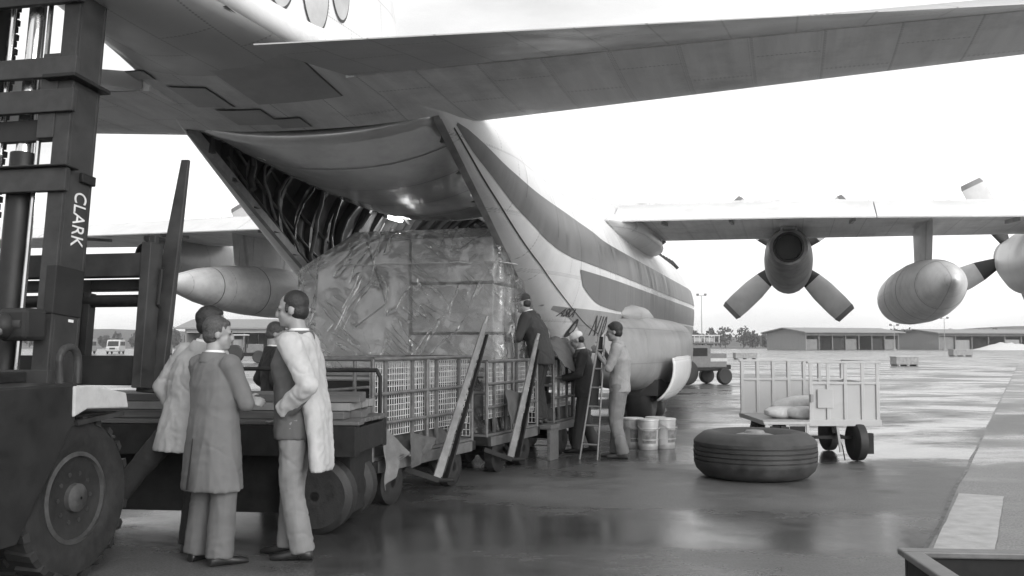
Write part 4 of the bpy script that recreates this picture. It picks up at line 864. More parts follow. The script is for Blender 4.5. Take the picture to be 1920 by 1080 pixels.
# tilt cylinder
MB().tube((-.62, -1.25, 1.08), (-.62, -.55, 1.36), .07, n=16).build('tilt_cylinder', M_chain, FK, smooth=40); MB().tube((-.62, -.55, 1.36), (-.60, .02, 1.60), .034, n=14).build('tilt_rod', M_rod, FK, smooth=40)
MB().ell((-.60, .06, 1.62), (.07, .10, .09)).build('rod_clevis', M_fk, FK, smooth=50); MB().tube((-.72, .08, 1.63), (-.48, .08, 1.63), .05, n=14).build('pivot_pin', M_fk2, FK, smooth=40)
fk((-.66, .04, 1.52), (-.44, .25, 1.74), 'pivot_bracket', M_fk, bev=.03)
fk((-1.45, -.5, 1.25), (-.40, .02, 1.32), 'cowl', M_chain)
# ================================================================ people
M_skin = mat('skin', .28, .5, var=.12, scale=12); M_hair = mat('dark_hair', .018, .5, var=.5, scale=60, bump=.4, bscale=120); M_hairg = mat('greying_hair', .06, .55, var=.6, scale=60, bump=.4, bscale=120); M_lip = mat('lip', .27, .5); M_eye = mat('eye_dark', .02, .3); M_shirt = mat('shirt_white', .72, .7, var=.05); M_shoe = mat('shoe_leather', .02, .35, var=.3)
M_pail2 = mat('goggle_grey', .3, .3)
def fabric(name, g, bump=.12): return mat(name, g, .85, var=.14, scale=5, bump=bump, bscale=220, dirt=.12, dscale=4)
def blob(name, mb, voxel, m, parent, smooth_it=4, wr=None, seed=0, sharp=None):
    me = bpy.data.meshes.new('t'); me.from_pydata(mb.v, [], mb.f); b = bmesh.new(); b.from_mesh(me); bmesh.ops.recalc_face_normals(b, faces=b.faces); b.to_mesh(me); b.free()
    o = bpy.data.objects.new('t', me)
    r = o.modifiers.new('r', 'REMESH'); r.mode = 'VOXEL'; r.voxel_size = voxel; r.use_smooth_shade = True
    s = o.modifiers.new('s', 'SMOOTH'); s.factor = .5; s.iterations = smooth_it
    out_ = evaluate(o); bpy.data.objects.remove(o); bpy.data.meshes.remove(me)
    if wr:
        nv = len(out_.vertices); co = [0.0]*(nv*3); no = [0.0]*(nv*3)
        out_.vertices.foreach_get('co', co); out_.vertices.foreach_get('normal', no)
        for i in range(nv):
            x, y, z = co[3*i:3*i+3]; d = 0
            for amp, fx, fz in wr: d += amp*(1-2.2*abs(noise.noise((x*fx+seed, y*fx+.6*z*fz, z*fz-.5*x*fx))))
            q = abs(noise.noise((x*4.5+.9*z*3+seed*2, y*4.5-.4*z*3, z*5+x*2))); g_ = noise.noise((x*3, y*3+seed, z*3)); d -= .012*max(0, 1-q*9)*max(0, g_+.25)
            for c in range(3): co[3*i+c] += no[3*i+c]*d
        out_.vertices.foreach_set('co', co); out_.update()
    out_.shade_smooth(); out_.materials.clear(); out_.materials.append(m); out_.name = name
    ob = bpy.data.objects.new(name, out_); col.objects.link(ob); ob.parent = parent; return ob
def limb(mb, pts, n=14):
    """pts: list of (Vector, radius)"""
    for (a, ra), (b, rb) in zip(pts, pts[1:]):
        mb.tube(a, b, ra, rb, n)
    for a, ra in pts: mb.ell(a, (ra, ra, ra), 12, 8)
def torso(mb, rings, n=22):
    """rings: (cx, cy, cz, rx, ry)"""
    mb.loft([[(cx+rx*math.copysign(abs(math.cos(t))**.85, math.cos(t)), cy+ry*math.copysign(abs(math.sin(t))**.85, math.sin(t)), cz) for t in [2*math.pi*i/n for i in range(n)]] for cx, cy, cz, rx, ry in rings])
def hand(mb, wrist, d, palm_n, sc_=1.0, curl=.5):
    d = Vector(d).normalized(); pn = Vector(palm_n); pn = (pn-d*pn.dot(d)).normalized(); sx = d.cross(pn); w_ = Vector(wrist)
    Mx = Matrix((sx, pn, d)).transposed()
    mb.ell(w_+d*.05*sc_, (.042*sc_, .018*sc_, .055*sc_), 12, 8, Mx)
    for k, l in enumerate((.062, .075, .070, .055)):
        b0 = w_+d*.085*sc_+sx*(.030-.020*k)*sc_; k1 = b0+(d*math.cos(curl)+pn*math.sin(curl))*l*.55*sc_; k2 = k1+(d*math.cos(curl*2.2)+pn*math.sin(curl*2.2))*l*.5*sc_
        limb(mb, [(b0, .0095*sc_), (k1, .009*sc_), (k2, .008*sc_)], 8)
    t0 = w_+d*.025*sc_+sx*.035*sc_; t1 = t0+(d*.6+sx*.55+pn*.3).normalized()*.04*sc_; t2 = t1+(d*.9+pn*.4).normalized()*.03*sc_
    limb(mb, [(t0, .013*sc_), (t1, .011*sc_), (t2, .009*sc_)], 8)
def person(label, loc, rz, H, J, outfit, seed=1):
    """J: joint overrides in units of 1.78 m stature, local frame x right, y forward"""
    k = H/1.78; r = empty('person', loc, rz, label, 'person', None)
    D = dict(pel=(0, 0, .95), chest=(0, .01, 1.28), nb=(0, 0, 1.50), hd=(0, .03, 1.655), hyaw=0.0, hpit=0.0,
             sr=(.19, 0, 1.43), sl=(-.19, 0, 1.43), er=(.25, -.03, 1.13), el=(-.25, -.03, 1.13), wr=(.25, .08, .88), wl=(-.25, .08, .88),
             hr=(.09, 0, .92), hl=(-.09, 0, .92), kr=(.10, .02, .50), kl=(-.10, .02, .50), ar=(.11, -.03, .09), al=(-.11, -.03, .09), tr=(.03, 1), tl=(-.03, 1))
    D.update(J); V = {q: (Vector(v)*k if len(v) == 3 else v) for q, v in D.items() if isinstance(v, tuple)}
    hy, hp = D['hyaw'], D['hpit']
    pel, che, nb, hd = V['pel'], V['chest'], V['nb'], V['hd']
    def sp(z):   # spine point at height z
        pts = [(pel.z-.25*k, pel.x, pel.y), (pel.z, pel.x, pel.y), (che.z, che.x, che.y), (nb.z, nb.x, nb.y)]
        return lerp(z, [(a, b) for a, b, c in pts]), lerp(z, [(a, c) for a, b, c in pts])
    # --- body, one continuous surface
    mb = MB(); HM = Euler((hp, 0, hy)).to_matrix()
    def hv(x, y, z): return hd+HM @ (Vector((x, y, z))*k)
    def he(c, rad): mb.ell(hv(*c), [q*k for q in rad], 16, 10, HM)
    he((0, -.012, .028), (.078, .098, .098)); he((0, .025, -.045), (.062, .068, .075)); he((0, .055, -.090), (.036, .036, .030)); he((0, .092, -.020), (.013, .026, .030)); he((0, .102, -.036), (.018, .018, .013)); he((0, .074, .016), (.056, .022, .016))
    he((.032, .058, -.030), (.026, .020, .030)); he((-.032, .058, -.030), (.026, .020, .030)); he((0, .083, -.066), (.026, .012, .010))
    for s_ in (-1, 1): he((s_*.077, -.010, -.012), (.009, .020, .030))
    limb(mb, [(nb+Vector((0, -.005, -.04))*k, .066*k), (hd+HM @ Vector((0, -.02, -.07))*k, .056*k)])
    zs = [pel.z-.10*k, pel.z, (pel.z+che.z)/2, che.z, nb.z-.07*k, nb.z]
    torso(mb, [(sp(z)[0], sp(z)[1], z, rx*k, ry*k) for z, rx, ry in zip(zs, (.13, .15, .14, .165, .14, .06), (.09, .10, .095, .105, .08, .06))])
    for s_, e_, w_ in (('sr', 'er', 'wr'), ('sl', 'el', 'wl')): limb(mb, [(V[s_], .05*k), (V[e_], .038*k), (V[w_], .028*k)])
    for h_, n_, a_ in (('hr', 'kr', 'ar'), ('hl', 'kl', 'al')): limb(mb, [(V[h_], .075*k), (V[n_], .052*k), (V[a_], .038*k)])
    for e_, w_, hn in (('er', 'wr', 'hnr'), ('el', 'wl', 'hnl')):
        d = (V[w_]-V[e_]).normalized(); pn = Vector(D.get(hn, (0, .6, -.5)) if hn in D else (0, .5, -.2))
        if D.get('no_'+w_): continue
        hand(mb, V[w_], D.get('d'+w_, d), pn, k, .55)
    blob('body', mb, .0095*k, M_skin, r, 2)
    for s_ in (-1, 1): MB().ell(hv(s_*.03, .080, .002), [.011*k, .007*k, .006*k], 8, 5, HM).build('eye', M_eye, r); MB().ell(hv(s_*.032, .088, .022), [.018*k, .006*k, .005*k], 8, 5, HM).build('eyebrow', M_hair, r)
    MB().ell(hv(0, .0925, -.066), [.013*k, .002*k, .0025*k], 8, 5, HM).build('mouth', M_lip, r)
    # --- hair
    hm = MB(); st = outfit.get('hair', 'full')
    def hh(c, rad): hm.ell(hv(*c), [q*k for q in rad], 16, 10, HM)
    if st == 'full': hh((0, -.024, .044), (.086, .099, .094)); hh((0, .014, .078), (.068, .066, .036)); hh((0, -.044, -.015), (.078, .070, .070))
    if st == 'bald': hh((0, -.026, .048), (.085, .094, .086)); hh((0, -.044, -.012), (.078, .070, .068)); hh((0, .0, .088), (.056, .058, .024)); [hh((s_*.073, .022, .004), (.009, .011, .034)) for s_ in (-1, 1)]
    if st == 'cap':
        hh((0, -.055, -.01), (.078, .055, .065))
    if st: blob('hair', hm, .010*k, outfit.get('hairm', M_hair), r, 2, [(.002, 60, 45)], seed)
    if outfit.get('cap'):
        cm = MB(); cm.ell(hv(0, -.012, .062), [.090*k, .108*k, .075*k], 18, 10, HM); cm.ell(hv(0, .095, .045), [.062*k, .045*k, .010*k], 14, 6, HM); blob('cap', cm, .010*k, outfit['cap'], r, 3)
        if outfit.get('goggles'):
            gg = MB(); [gg.ell(hv(s_*.036, .100, .068), [.030*k, .022*k, .024*k], 12, 8, HM) for s_ in (-1, 1)]; gg.build('goggles', M_pail2, r, smooth=60)
    # --- shirt collar
    cl = MB(); cl.lathe([(.070*k, -.03*k), (.070*k, .02*k), (.064*k, .034*k), (.060*k, .03*k), (.062*k, -.03*k)], nb+Vector((0, .0, .0)), (nb-che).normalized()*.6+Vector((0, .08, .6)), 20); cl.build('shirt_collar', outfit.get('shirt', M_shirt), r, smooth=50)
    cc = MB(); cc.lathe([(.105*k, -.055*k), (.098*k, -.01*k), (.082*k, .018*k), (.074*k, .012*k), (.080*k, -.05*k)], nb+Vector((0, -.006*k, 0)), (nb-che).normalized()*.6+Vector((0, .10, .6)), 24); cc.build('collar', outfit['top'], r, smooth=50)
    # --- trousers
    tm = MB(); th, kn, an = outfit.get('leg', (.098, .078, .083))
    torso(tm, [(sp(z)[0], sp(z)[1], z, rx*k, ry*k) for z, rx, ry in ((pel.z-.12*k, .155, .115), (pel.z-.02*k, .172, .125), (pel.z+.08*k, .160, .115), (pel.z+.14*k, .150, .108))])
    for h_, n_, a_ in (('hr', 'kr', 'ar'), ('hl', 'kl', 'al')):
        d = (V[a_]-V[n_]).normalized(); end = V[a_]+d*.035*k
        limb(tm, [(V[h_], th*k), (V[h_].lerp(V[n_], .5), (th+kn)/2*k*1.02), (V[n_], kn*k), (V[n_].lerp(V[a_], .5), (kn+an)/2*k)]); tm.tube(V[n_].lerp(V[a_], .5), end, (kn+an)/2*k, an*k, 16)
    blob('trousers', tm, .010*k, outfit['trousers'], r, 2, [(.005, 13, 3), (.003, 9, 14)], seed)
    # --- shoes
    for a_, t_ in (('ar', 'tr'), ('al', 'tl')):
        a = V[a_]; d2 = Vector((V[t_][0], V[t_][1], 0)).normalized(); x2 = Vector((d2.y, -d2.x, 0)); z0 = a.z-.09*k; rows = []
        for y, wd, h_ in ((-.075, .024, .05), (-.06, .034, .075), (-.02, .038, .085), (.05, .040, .075), (.11, .046, .055), (.17, .042, .045), (.205, .024, .030)):
            rows.append([a+d2*y*k+x2*(wd*k*math.cos(t))+Vector((0, 0, z0-a.z+(h_*k*.5)*(1+math.copysign(abs(math.sin(t))**.6, math.sin(t))))) for t in [2*math.pi*i/14 for i in range(14)]])
        MB().loft(rows).build('shoe', outfit.get('shoe', M_shoe), r, smooth=60)
    # --- jacket, shirt or coat
    jm = MB(); L_ = outfit.get('hem', .80)*k; f = outfit.get('flare', 0); b_ = outfit.get('bulk', 1.0)
    rings = [(L_, .185+f, .135+f*.75)]
    if L_ < pel.z-.12*k: rings += [((L_+pel.z)/2, .185+f*.6, .135+f*.5)]
    rings += [(pel.z+.02*k, .180+f*.25, .130+f*.2), ((pel.z+che.z)/2, .175+f*.1, .128), (che.z, .200, .138), (nb.z-.10*k, .185, .115), (nb.z-.035*k, .13, .085), (nb.z+.005*k, .078, .072)]
    torso(jm, [(sp(z)[0], sp(z)[1]-(outfit.get('back', 0)*k*max(0, (pel.z-z)/.4) if z < pel.z else 0), z, rx*b_*k, ry*b_*k) for z, rx, ry in rings])
    slv = outfit.get('sleeve', 1.0)
    for s_, e_, w_ in (('sr', 'er', 'wr'), ('sl', 'el', 'wl')):
        pts = [(V[s_]+Vector((0, 0, -.005))*k, .070*b_*k), (V[s_].lerp(V[e_], .5), .060*b_*k), (V[e_], .052*b_*k)]
        if slv >= 1: pts += [(V[e_].lerp(V[w_], .5), .049*b_*k)]; limb(jm, pts); jm.tube(V[e_].lerp(V[w_], .5), V[w_]+(V[w_]-V[e_]).normalized()*.005, .049*b_*k, .045*b_*k, 14)
        elif slv > .4: limb(jm, pts)
        else: limb(jm, pts[:2])
    blob(outfit.get('name', 'jacket'), jm, .010*k, outfit['top'], r, 2, outfit.get('wr', [(.006, 9, 5), (.003, 16, 14)]), seed+5)
    return r, k
# 1 balding man, hand in pocket, light raincoat open
F_light = fabric('raincoat_light', .44); F_suit = fabric('suit_grey', .10); F_tr1 = fabric('trousers_grey', .21); F_coat = fabric('raincoat_grey', .145); F_tr2 = fabric('trousers_mid', .13); F_dark = fabric('dark_suit', .022); F_shirtw = fabric('work_shirt', .30); F_trw = fabric('work_trousers', .19); F_over = fabric('dark_overalls', .04); F_pale = fabric('pale_jacket', .42)
p1, k1 = person('tall balding man in grey suit with open light raincoat, hand in pocket, facing left', (-1.52, 6.86, 0), R(84), 1.87,
    dict(pel=(0, .01, .97), chest=(0, .03, 1.29), hd=(0, .05, 1.66), hyaw=R(5), hpit=R(-4), el=(-.27, -.16, 1.16), wl=(-.15, .03, .96), no_wl=True, er=(.24, .0, 1.15), wr=(.20, .17, .95), hl=(-.085, 0, .93), kl=(-.085, .015, .50), al=(-.07, -.06, .09), ar=(.09, .08, .09), kr=(.10, .06, .50), tl=(-.12, 1), tr=(.12, 1)),
    dict(hair='bald', top=F_suit, trousers=F_tr1, hem=.80, leg=(.100, .076, .080), name='suit_jacket'), 3)
cm = MB(); k = k1
# coat: shell over back and shoulders, sleeves, skirt hanging behind
torso(cm, [(x*k, y*k, z*k, rx*k, ry*k) for x, y, z, rx, ry in ((-.08, -.20, .60, .16, .055), (-.07, -.185, .75, .16, .058), (-.04, -.155, .95, .17, .066), (-.01, -.09, 1.15, .185, .085), (0, -.035, 1.32, .205, .115), (0, -.02, 1.42, .185, .105), (0, -.015, 1.50, .09, .075))])
for s_ in ((-.195, 0, 1.43), (-.28, -.16, 1.16), (-.17, .05, .99)), ((.195, 0, 1.43), (.245, 0, 1.15), (.20, .17, .96)):
    a, b, c = [Vector(q)*k for q in s_]; limb(cm, [(a, .078*k), (a.lerp(b, .5), .067*k), (b, .060*k), (b.lerp(c, .6), .055*k)]); cm.tube(b.lerp(c, .6), c, .055*k, .052*k, 14)
blob('raincoat', cm, .010*k, F_light, p1, 2, [(.009, 12, 2.0), (.004, 16, 13)], 11)
# 2 man in grey raincoat, arms folded, back to the camera
person('man in long grey raincoat seen from behind with folded arms, looking right', (-2.07, 6.70, 0), R(-38), 1.69,
    dict(hyaw=R(-32), hpit=R(-5), el=(-.24, .08, 1.17), wl=(.08, .22, 1.16), er=(.25, .10, 1.15), wr=(-.06, .21, 1.20), kr=(.11, .02, .50), kl=(-.12, .02, .50), ar=(.13, -.02, .09), al=(-.14, -.02, .09), tr=(.35, 1), tl=(-.25, 1)),
    dict(hair='full', hairm=M_hairg, top=F_coat, trousers=F_tr2, hem=.53, flare=.045, bulk=1.08, wr=[(.007, 9, 2.0), (.003, 13, 10)], leg=(.105, .09, .095), name='raincoat'), 17)
# back vent and seam of the grey raincoat
p2 = bpy.data.objects[[o.name for o in bpy.data.objects if o.get('label', '').startswith('man in long grey')][0]]
MB().bar((.02, -.212, .52), (.012, -.17, .86), .022, .006, up=(0, -1, 0), w2=.004).build('coat_vent', F_dark, p2)
# 3 man in pale jacket behind him, one leg stretched out
person('man in pale jacket behind the grey raincoat, one leg stretched out sideways', (-2.40, 7.14, 0), R(-35), 1.79,
    dict(pel=(0, .0, .93), chest=(.08, .02, 1.27), nb=(.15, .03, 1.49), hd=(.19, .06, 1.64), sr=(.33, .0, 1.41), sl=(-.06, .03, 1.43), hyaw=R(-30), el=(-.27, -.04, 1.17), wl=(-.25, .10, .93), er=(.37, .05, 1.16), wr=(.22, .22, 1.10), hl=(-.10, 0, .90), kl=(-.36, -.16, .56), al=(-.60, -.38, .12), tl=(-.9, .3), hr=(.09, 0, .90)),
    dict(hair='full', top=F_pale, trousers=F_dark, hem=.72, flare=.05, bulk=1.13, name='jacket'), 23)
# 4 man in dark suit beyond the trailer
person('man in dark suit standing beyond the flat trailer, looking right', (-2.58, 10.4, 0), R(-62), 1.73,
    dict(hyaw=R(-15), hpit=R(-18), el=(-.27, -.10, 1.15), wl=(-.20, .08, .93), er=(.27, -.05, 1.15), wr=(.2, .12, .95)),
    dict(hair='full', hairm=M_hairg, top=F_dark, trousers=F_dark, hem=.80, name='suit_jacket'), 31)
# 5 worker beside the load, bending
person('worker in dark jacket and cap leaning towards the wrapped cartons', (.33, 12.66, .46), R(70), 1.78,
    dict(pel=(0, -.06, .93), chest=(0, .04, 1.25), nb=(0, .12, 1.45), hd=(0, .20, 1.58), hpit=R(-12), sr=(.19, .09, 1.38), sl=(-.19, .09, 1.38), el=(-.30, .16, 1.12), wl=(-.24, .38, 1.10), er=(.27, .22, 1.12), wr=(.2, .42, 1.15), hl=(-.1, -.06, .9), hr=(.1, -.06, .9)),
    dict(hair='cap', cap=F_over, goggles=True, top=F_over, trousers=F_dark, hem=.78, bulk=1.15, name='jacket'), 37)
# 6 worker in cap at the far cart
person('worker in pale cap with goggles and dark overalls at the farthest cage cart', (1.02, 13.45, 0), R(78), 1.70,
    dict(chest=(0, .03, 1.27), nb=(0, .06, 1.48), hd=(0, .12, 1.625), hpit=R(-25), el=(-.26, .06, 1.13), wl=(-.18, .30, 1.08), er=(.26, .06, 1.13), wr=(.2, .30, 1.05), kl=(-.10, .06, .50), al=(-.11, .10, .09), ar=(.12, -.12, .09)),
    dict(hair='cap', cap=mat('cap_pale', .62, .7, var=.1), goggles=True, top=F_over, trousers=F_over, hem=.80, bulk=1.05, name='overall_top'), 41)
# 7 man in light work shirt steadying the ladder
person('man in light work shirt and grey trousers steadying a narrow ladder', (1.42, 12.8, 0), R(76), 1.80,
    dict(pel=(0, -.01, .95), chest=(0, -.02, 1.28), nb=(0, .02, 1.49), hd=(0, .06, 1.645), hpit=R(-6), el=(-.24, .10, 1.17), wl=(-.12, .27, 1.38), er=(.24, .1, 1.14), wr=(.10, .22, 1.42), hnl=(1, 0, 0), kl=(-.09, .05, .50), al=(-.08, -.05, .09), kr=(.1, .04, .5), ar=(.08, .05, .09)),
    dict(hair='full', shirt=F_shirtw, top=F_shirtw, trousers=F_trw, hem=.86, sleeve=.6, bulk=1.0, leg=(.105, .08, .085), name='work_shirt', shoe=mat('work_shoe', .07, .6)), 47)
# ================================================================ things about the apron
# narrow ladder held by the man in the light shirt
LA = empty('ladder', (.99, 12.55, 0), 0, 'narrow light ladder standing between the two right-hand workers', 'ladder')
b0, t0 = Vector((0, 0, 0)), Vector((.20, .17, 1.63)); sx = Vector((.11, -.05, 0))
for q in (-1, 1): MB().bar(b0+sx*q*1.0, t0+sx*q*.35, .02, .045).build('stile', M_arm, LA, bevel=.004)
for i in range(6):
    f = .12+i*.15; MB().tube((b0+(t0-b0)*f)-sx*(1-.65*f), (b0+(t0-b0)*f)+sx*(1-.65*f), .012, n=8).build('rung', M_arm, LA)
MB().bar(b0.lerp(t0, .42)+Vector((0, .03, 0)), b0.lerp(t0, .98)+Vector((0, .03, 0)), .10, .01, up=(0, 1, 0), w2=.05).build('web_plate', M_frame, LA)
# box the leaning worker stands on
BX = empty('step_box', (.33, 12.66, 0), CY, 'wooden step box under the worker leaning towards the cartons', 'box')
MB().lim((-.26, -.17, .40), (.26, .17, .455)).build('top_board', M_plank, BX, bevel=.006)
for x in (-.24, .20): MB().lim((x, -.16, 0), (x+.04, .16, .40)).build('side_board', M_plank, BX, bevel=.004)
# pails
M_pail = mat('pail_tin', .55, .4, metal=.25, var=.12, scale=8, dirt=.2, dscale=6); M_print = mat('pail_print', .22, .5, var=.4, scale=18)
def pail(x, y, rz, label):
    r = empty('pail', (x, y, 0), rz, label, 'pail', 'pails under the fuselage')
    b = MB().lathe([(.13, 0), (.135, .01), (.15, .40), (.158, .405), (.158, .42), (.146, .42), (.14, .05), (.01, .05)], n=28, caps=False).build('bucket', M_pail, r, smooth=35)
    MB().lathe([(.01, .43), (.150, .428), (.152, .405)], n=28, caps=False).build('lid', M_pail, r, smooth=35)
    for z in (.14, .30): MB().lathe([(.1365+.0375*z/.4+.003, z-.006), (.1365+.0375*z/.4+.006, z), (.1365+.0375*z/.4+.003, z+.006)], n=28, caps=False).build('bead', M_pail, b, smooth=60)
    rows = [[((.1365+.0375*z/.4+.002)*math.cos(a), (.1365+.0375*z/.4+.002)*math.sin(a), z) for a in [R(-130+8*i) for i in range(11)]] for z in (.09, .15, .21, .27)]
    MB().loft(rows, closed=False, caps=False).build('printed_label', M_print, b, smooth=60, fix=False)
    MB().path([(-.155, 0, .36)]+[(-.16*math.cos(a), -.06-.1*math.sin(a), .36-.10*math.sin(a)) for a in [math.pi*i/8 for i in range(1, 8)]]+[(.155, 0, .36)], .004, 5).build('handle', M_steel, r)
pail(1.77, 14.1, .3, 'leftmost pail, partly behind the man in the light shirt'); pail(1.95, 13.85, 0, 'nearest pail in the middle of the cluster under the fuselage'); pail(2.12, 14.25, -.4, 'pail at the back right of the cluster under the fuselage'); pail(2.22, 14.0, .8, 'rightmost pail of the cluster under the fuselage')
# big spare tyre lying flat
TY = empty('spare_tyre', (2.76, 11.0, 0), 0, 'big ribbed aircraft tyre lying flat on the wet apron', 'tyre')
prof = [(.40, .10), (.36, .0+.06), (.42, .015), (.50, .0), (.60, .03), (.67, .10), (.695, .17)]
grooves = []
for z0 in (.17, .225, .28, .335, .39): grooves += [(.697+.006*(1-abs(z0-.28)/.11), z0+.006), (.697+.006*(1-abs(z0-.28)/.11), z0+.044), (.683, z0+.047), (.683, z0+.053)]
prof2 = prof+grooves[:-2]+[(.66, .48), (.59, .535), (.50, .555), (.42, .54), (.36, .49), (.35, .40), (.40, .28)]
M_ptyre = mat('worn_tyre', .045, .6, var=.5, scale=5, dirt=-.8, dscale=3.5, bump=.08)
tyo = MB().lathe(prof2+[prof2[0]], n=72, caps=False).build('carcass', M_ptyre, TY, smooth=30); TY.scale = (.98, .98, .93)
MB().lathe([(.352, .42), (.345, .47), (.362, .488), (.372, .50)], n=60, caps=False).build('bead', M_black, TY, smooth=50)
MB().lathe([(.37, .42), (.36, .47), (.25, .50), (.12, .53), (.1, .56), (.01, .565)], n=40, caps=False).build('wheel_disc', mat('wheel_disc', .25, .5, metal=.3), TY, smooth=40)
# luggage cart with gate down
M_cartp = mat('cart_paint', .46, .5, var=.1, scale=6, dirt=.2, dscale=3); M_cartd = mat('cart_frame', .30, .5, var=.2, scale=8)
LC = empty('luggage_cart', (3.22, 12.4, 0), R(-1.5), 'pale slatted luggage cart with bags and its side gate lowered', 'cart')
W_, D_, Zb, Zt = 1.50, 1.45, .52, 1.28
def lc(a, b, name, m=M_cartp, bev=.005): return MB().lim(a, b).build(name, m, LC, bevel=bev)
lc((0, 0, Zb-.06), (W_, D_, Zb), 'deck', M_cartd)
def panel_wall(x0, x1, y, posts, plate=True):
    lc((x0, y-.012, Zb+.01), (x1, y+.012, Zb+.48), 'panel')
    for x in posts: lc((x-.022, y-.03, Zb), (x+.022, y-.0125 if y < .5 else y+.03, Zt-.03), 'post', M_cartp)
    lc((x0-.02, y-.03, Zt-.03), (x1+.02, y+.03, Zt), 'top_rail'); lc((x0, y-.028, Zb+.46), (x1, y-.0125, Zb+.495), 'mid_rail'); lc((x0-.01, y-.035, Zb-.07), (x1+.01, y+.02, Zb+.012), 'sill_rail')
panel_wall(.60, W_, .03, (.62, .84, 1.06, 1.28, 1.47)); panel_wall(.02, W_, D_-.03, (.04, .26, .48, .70, .92, 1.14, 1.46))
for x in (.03, W_-.03):
    MB().lim((x-.012, .05, Zb), (x+.012, D_-.05, Zb+.48)).build('end_panel', M_cartp, LC) if x > 1 else None
    lc((x-.02, .03, Zt-.03), (x+.02, D_-.03, Zt), 'end_rail') if x > 1 else None
lc((.70, -.008, Zb+.16), (.90, .012, Zb+.40), 'number_plate', M_cartp); lc((.60, -.045, Zb+.24), (.64, .0, Zb+.34), 'latch', M_cartd)
ga = MB().lim((.02, -.045, .20), (.06, -.015, Zb-.02)); gt = ga.build('gate_post', M_cartp, LC)
for x in (.30, .56): lc((x-.018, -.045, .20), (x+.018, -.015, Zb-.02), 'gate_post')
lc((0, -.05, .18), (.60, -.012, .215), 'gate_rail'); lc((0, -.05, Zb-.05), (.60, -.012, Zb-.018), 'gate_rail')
for x0, x1 in ((.08, .27), (.335, .53)): lc((x0, -.035, .26), (x1, -.025, Zb-.07), 'gate_panel', M_frame)
for x in (.25, 1.22):
    for y in (.10, 1.30):
        w_ = MB().lathe([(.09, -.06), (.19, -.075), (.245, -.05), (.25, 0), (.245, .05), (.19, .075), (.09, .06)], (x, y, .25), (1, .12, 0), 28).build('wheel', M_black, LC, smooth=40)
        MB().lathe([(.01, .06), (.07, .06), (.095, .03), (.095, -.03), (.01, -.06)], (x, y, .25), (1, .12, 0), 18).build('hub', M_frame, w_, smooth=30)
        MB().bar((x+.10, y, .24), (x+.02, y, Zb-.05), .04, .06).build('fork', M_cartd, LC)
    MB().tube((x, .1, .25), (x, 1.3, .25), .025).build('axle', M_frame, LC)
lc((1.30, -.02, .10), (1.40, .06, .36), 'mudguard', M_frame); MB().bar((.25, .1, .30), (1.22, .1, .30), .04, .04).build('tie_bar', M_frame, LC)
MB().path([(.9, .05, .46), (1.0, -.02, .2), (1.02, -.05, .02)], .008, 6).build('brake_cable', M_frame, LC); MB().bar((.95, .03, .47), (.98, -.02, .12), .03, .03).build('brake_lever', M_cartd, LC)
MB().bar((.1, .7, .38), (-.45, .5, .22), .05, .05).build('drawbar', M_frame, LC)
# sacks in the cart
M_sack = mat('pale_sack', .50, .8, var=.2, scale=6, dirt=.25, dscale=5, bump=.1, bscale=60)
def sack(p, rz, d, label, seed, tilt=0):
    rows = []; nu, nv = 22, 14
    for j in range(nv+1):
        v = j/nv; row = []
        for i in range(nu):
            a = 2*math.pi*i/nu; env = max(.02, math.sin(math.pi*min(.97, max(.03, v))))**.4
            x = (v-.5)*d[0]; y = math.copysign(abs(math.cos(a))**.8, math.cos(a))*d[1]/2*env; z = math.copysign(abs(math.sin(a))**.8, math.sin(a))*d[2]/2*env
            n_ = 1+.18*noise.noise((x*6+seed, y*7, z*7)); row.append((x, y*n_, z*n_))
        rows.append(row)
    o = MB().loft(rows).build('sack', M_sack, smooth=60, sub=1); o.location = p; o.rotation_euler = (0, tilt, rz); return tag(o, label, 'sack', 'sacks in the luggage cart')
def lcw(x, y, z): a = R(-1.5); return (3.22+x*math.cos(a)-y*math.sin(a), 12.4+x*math.sin(a)+y*math.cos(a), z)
sack(lcw(.36, .42, .60), .4, (.55, .30, .17), 'pale sack at the left front of the luggage cart', 1); sack(lcw(.62, .30, .60), -.2, (.5, .3, .18), 'pale sack at the gate opening, half behind the closed panel', 4)
sack(lcw(.55, .62, .70), .1, (.6, .34, .20), 'sack heaped on top of the others in the luggage cart', 7, R(-12)); sack(lcw(.75, .80, .63), 1.2, (.5, .3, .24), 'sack farthest back in the luggage cart, mostly hidden', 10)
# steel bin at the lower right corner
SB = empty('steel_bin', (1.45, 3.60, 0), R(-5), 'open dark steel bin at the lower right corner of the view', 'bin')
def sb(a, b, name, m=M_frame): return MB().lim(a, b).build(name, m, SB, bevel=.006)
sb((0, -.03, .18), (1.3, 0, .72), 'end_wall'); sb((0, -1.4, .18), (.03, -.03, .72), 'side_wall'); sb((1.27, -1.4, .18), (1.3, -.03, .72), 'side_wall'); sb((.03, -1.4, .18), (1.27, -1.37, .72), 'end_wall'); sb((.03, -1.37, .18), (1.27, -.03, .22), 'bottom')
sb((-.02, -.05, .72), (1.32, .02, .745), 'rim', M_tube); sb((-.02, -1.42, .72), (.05, -.05, .745), 'rim', M_tube); sb((1.25, -1.42, .72), (1.32, -.05, .745), 'rim', M_tube)
for x in (.15, 1.15):
    for y in (-.2, -1.2): MB().lathe([(.04, -.025), (.085, -.025), (.09, 0), (.085, .025), (.04, .025)], (x, y, .09), (1, 0, 0), 20).build('wheel', M_black, SB, smooth=40)
SCR = [('dark scrap bar lying flat at the back of the steel bin', (.2, -.14, .50), (1.1, -.20, .52)), ('grey scrap bar lying across the middle of the steel bin', (.25, -.55, .42), (1.15, -.30, .55)), ('dark scrap bar propped up at the left side of the steel bin', (.12, -.9, .30), (.30, -.25, .62))]
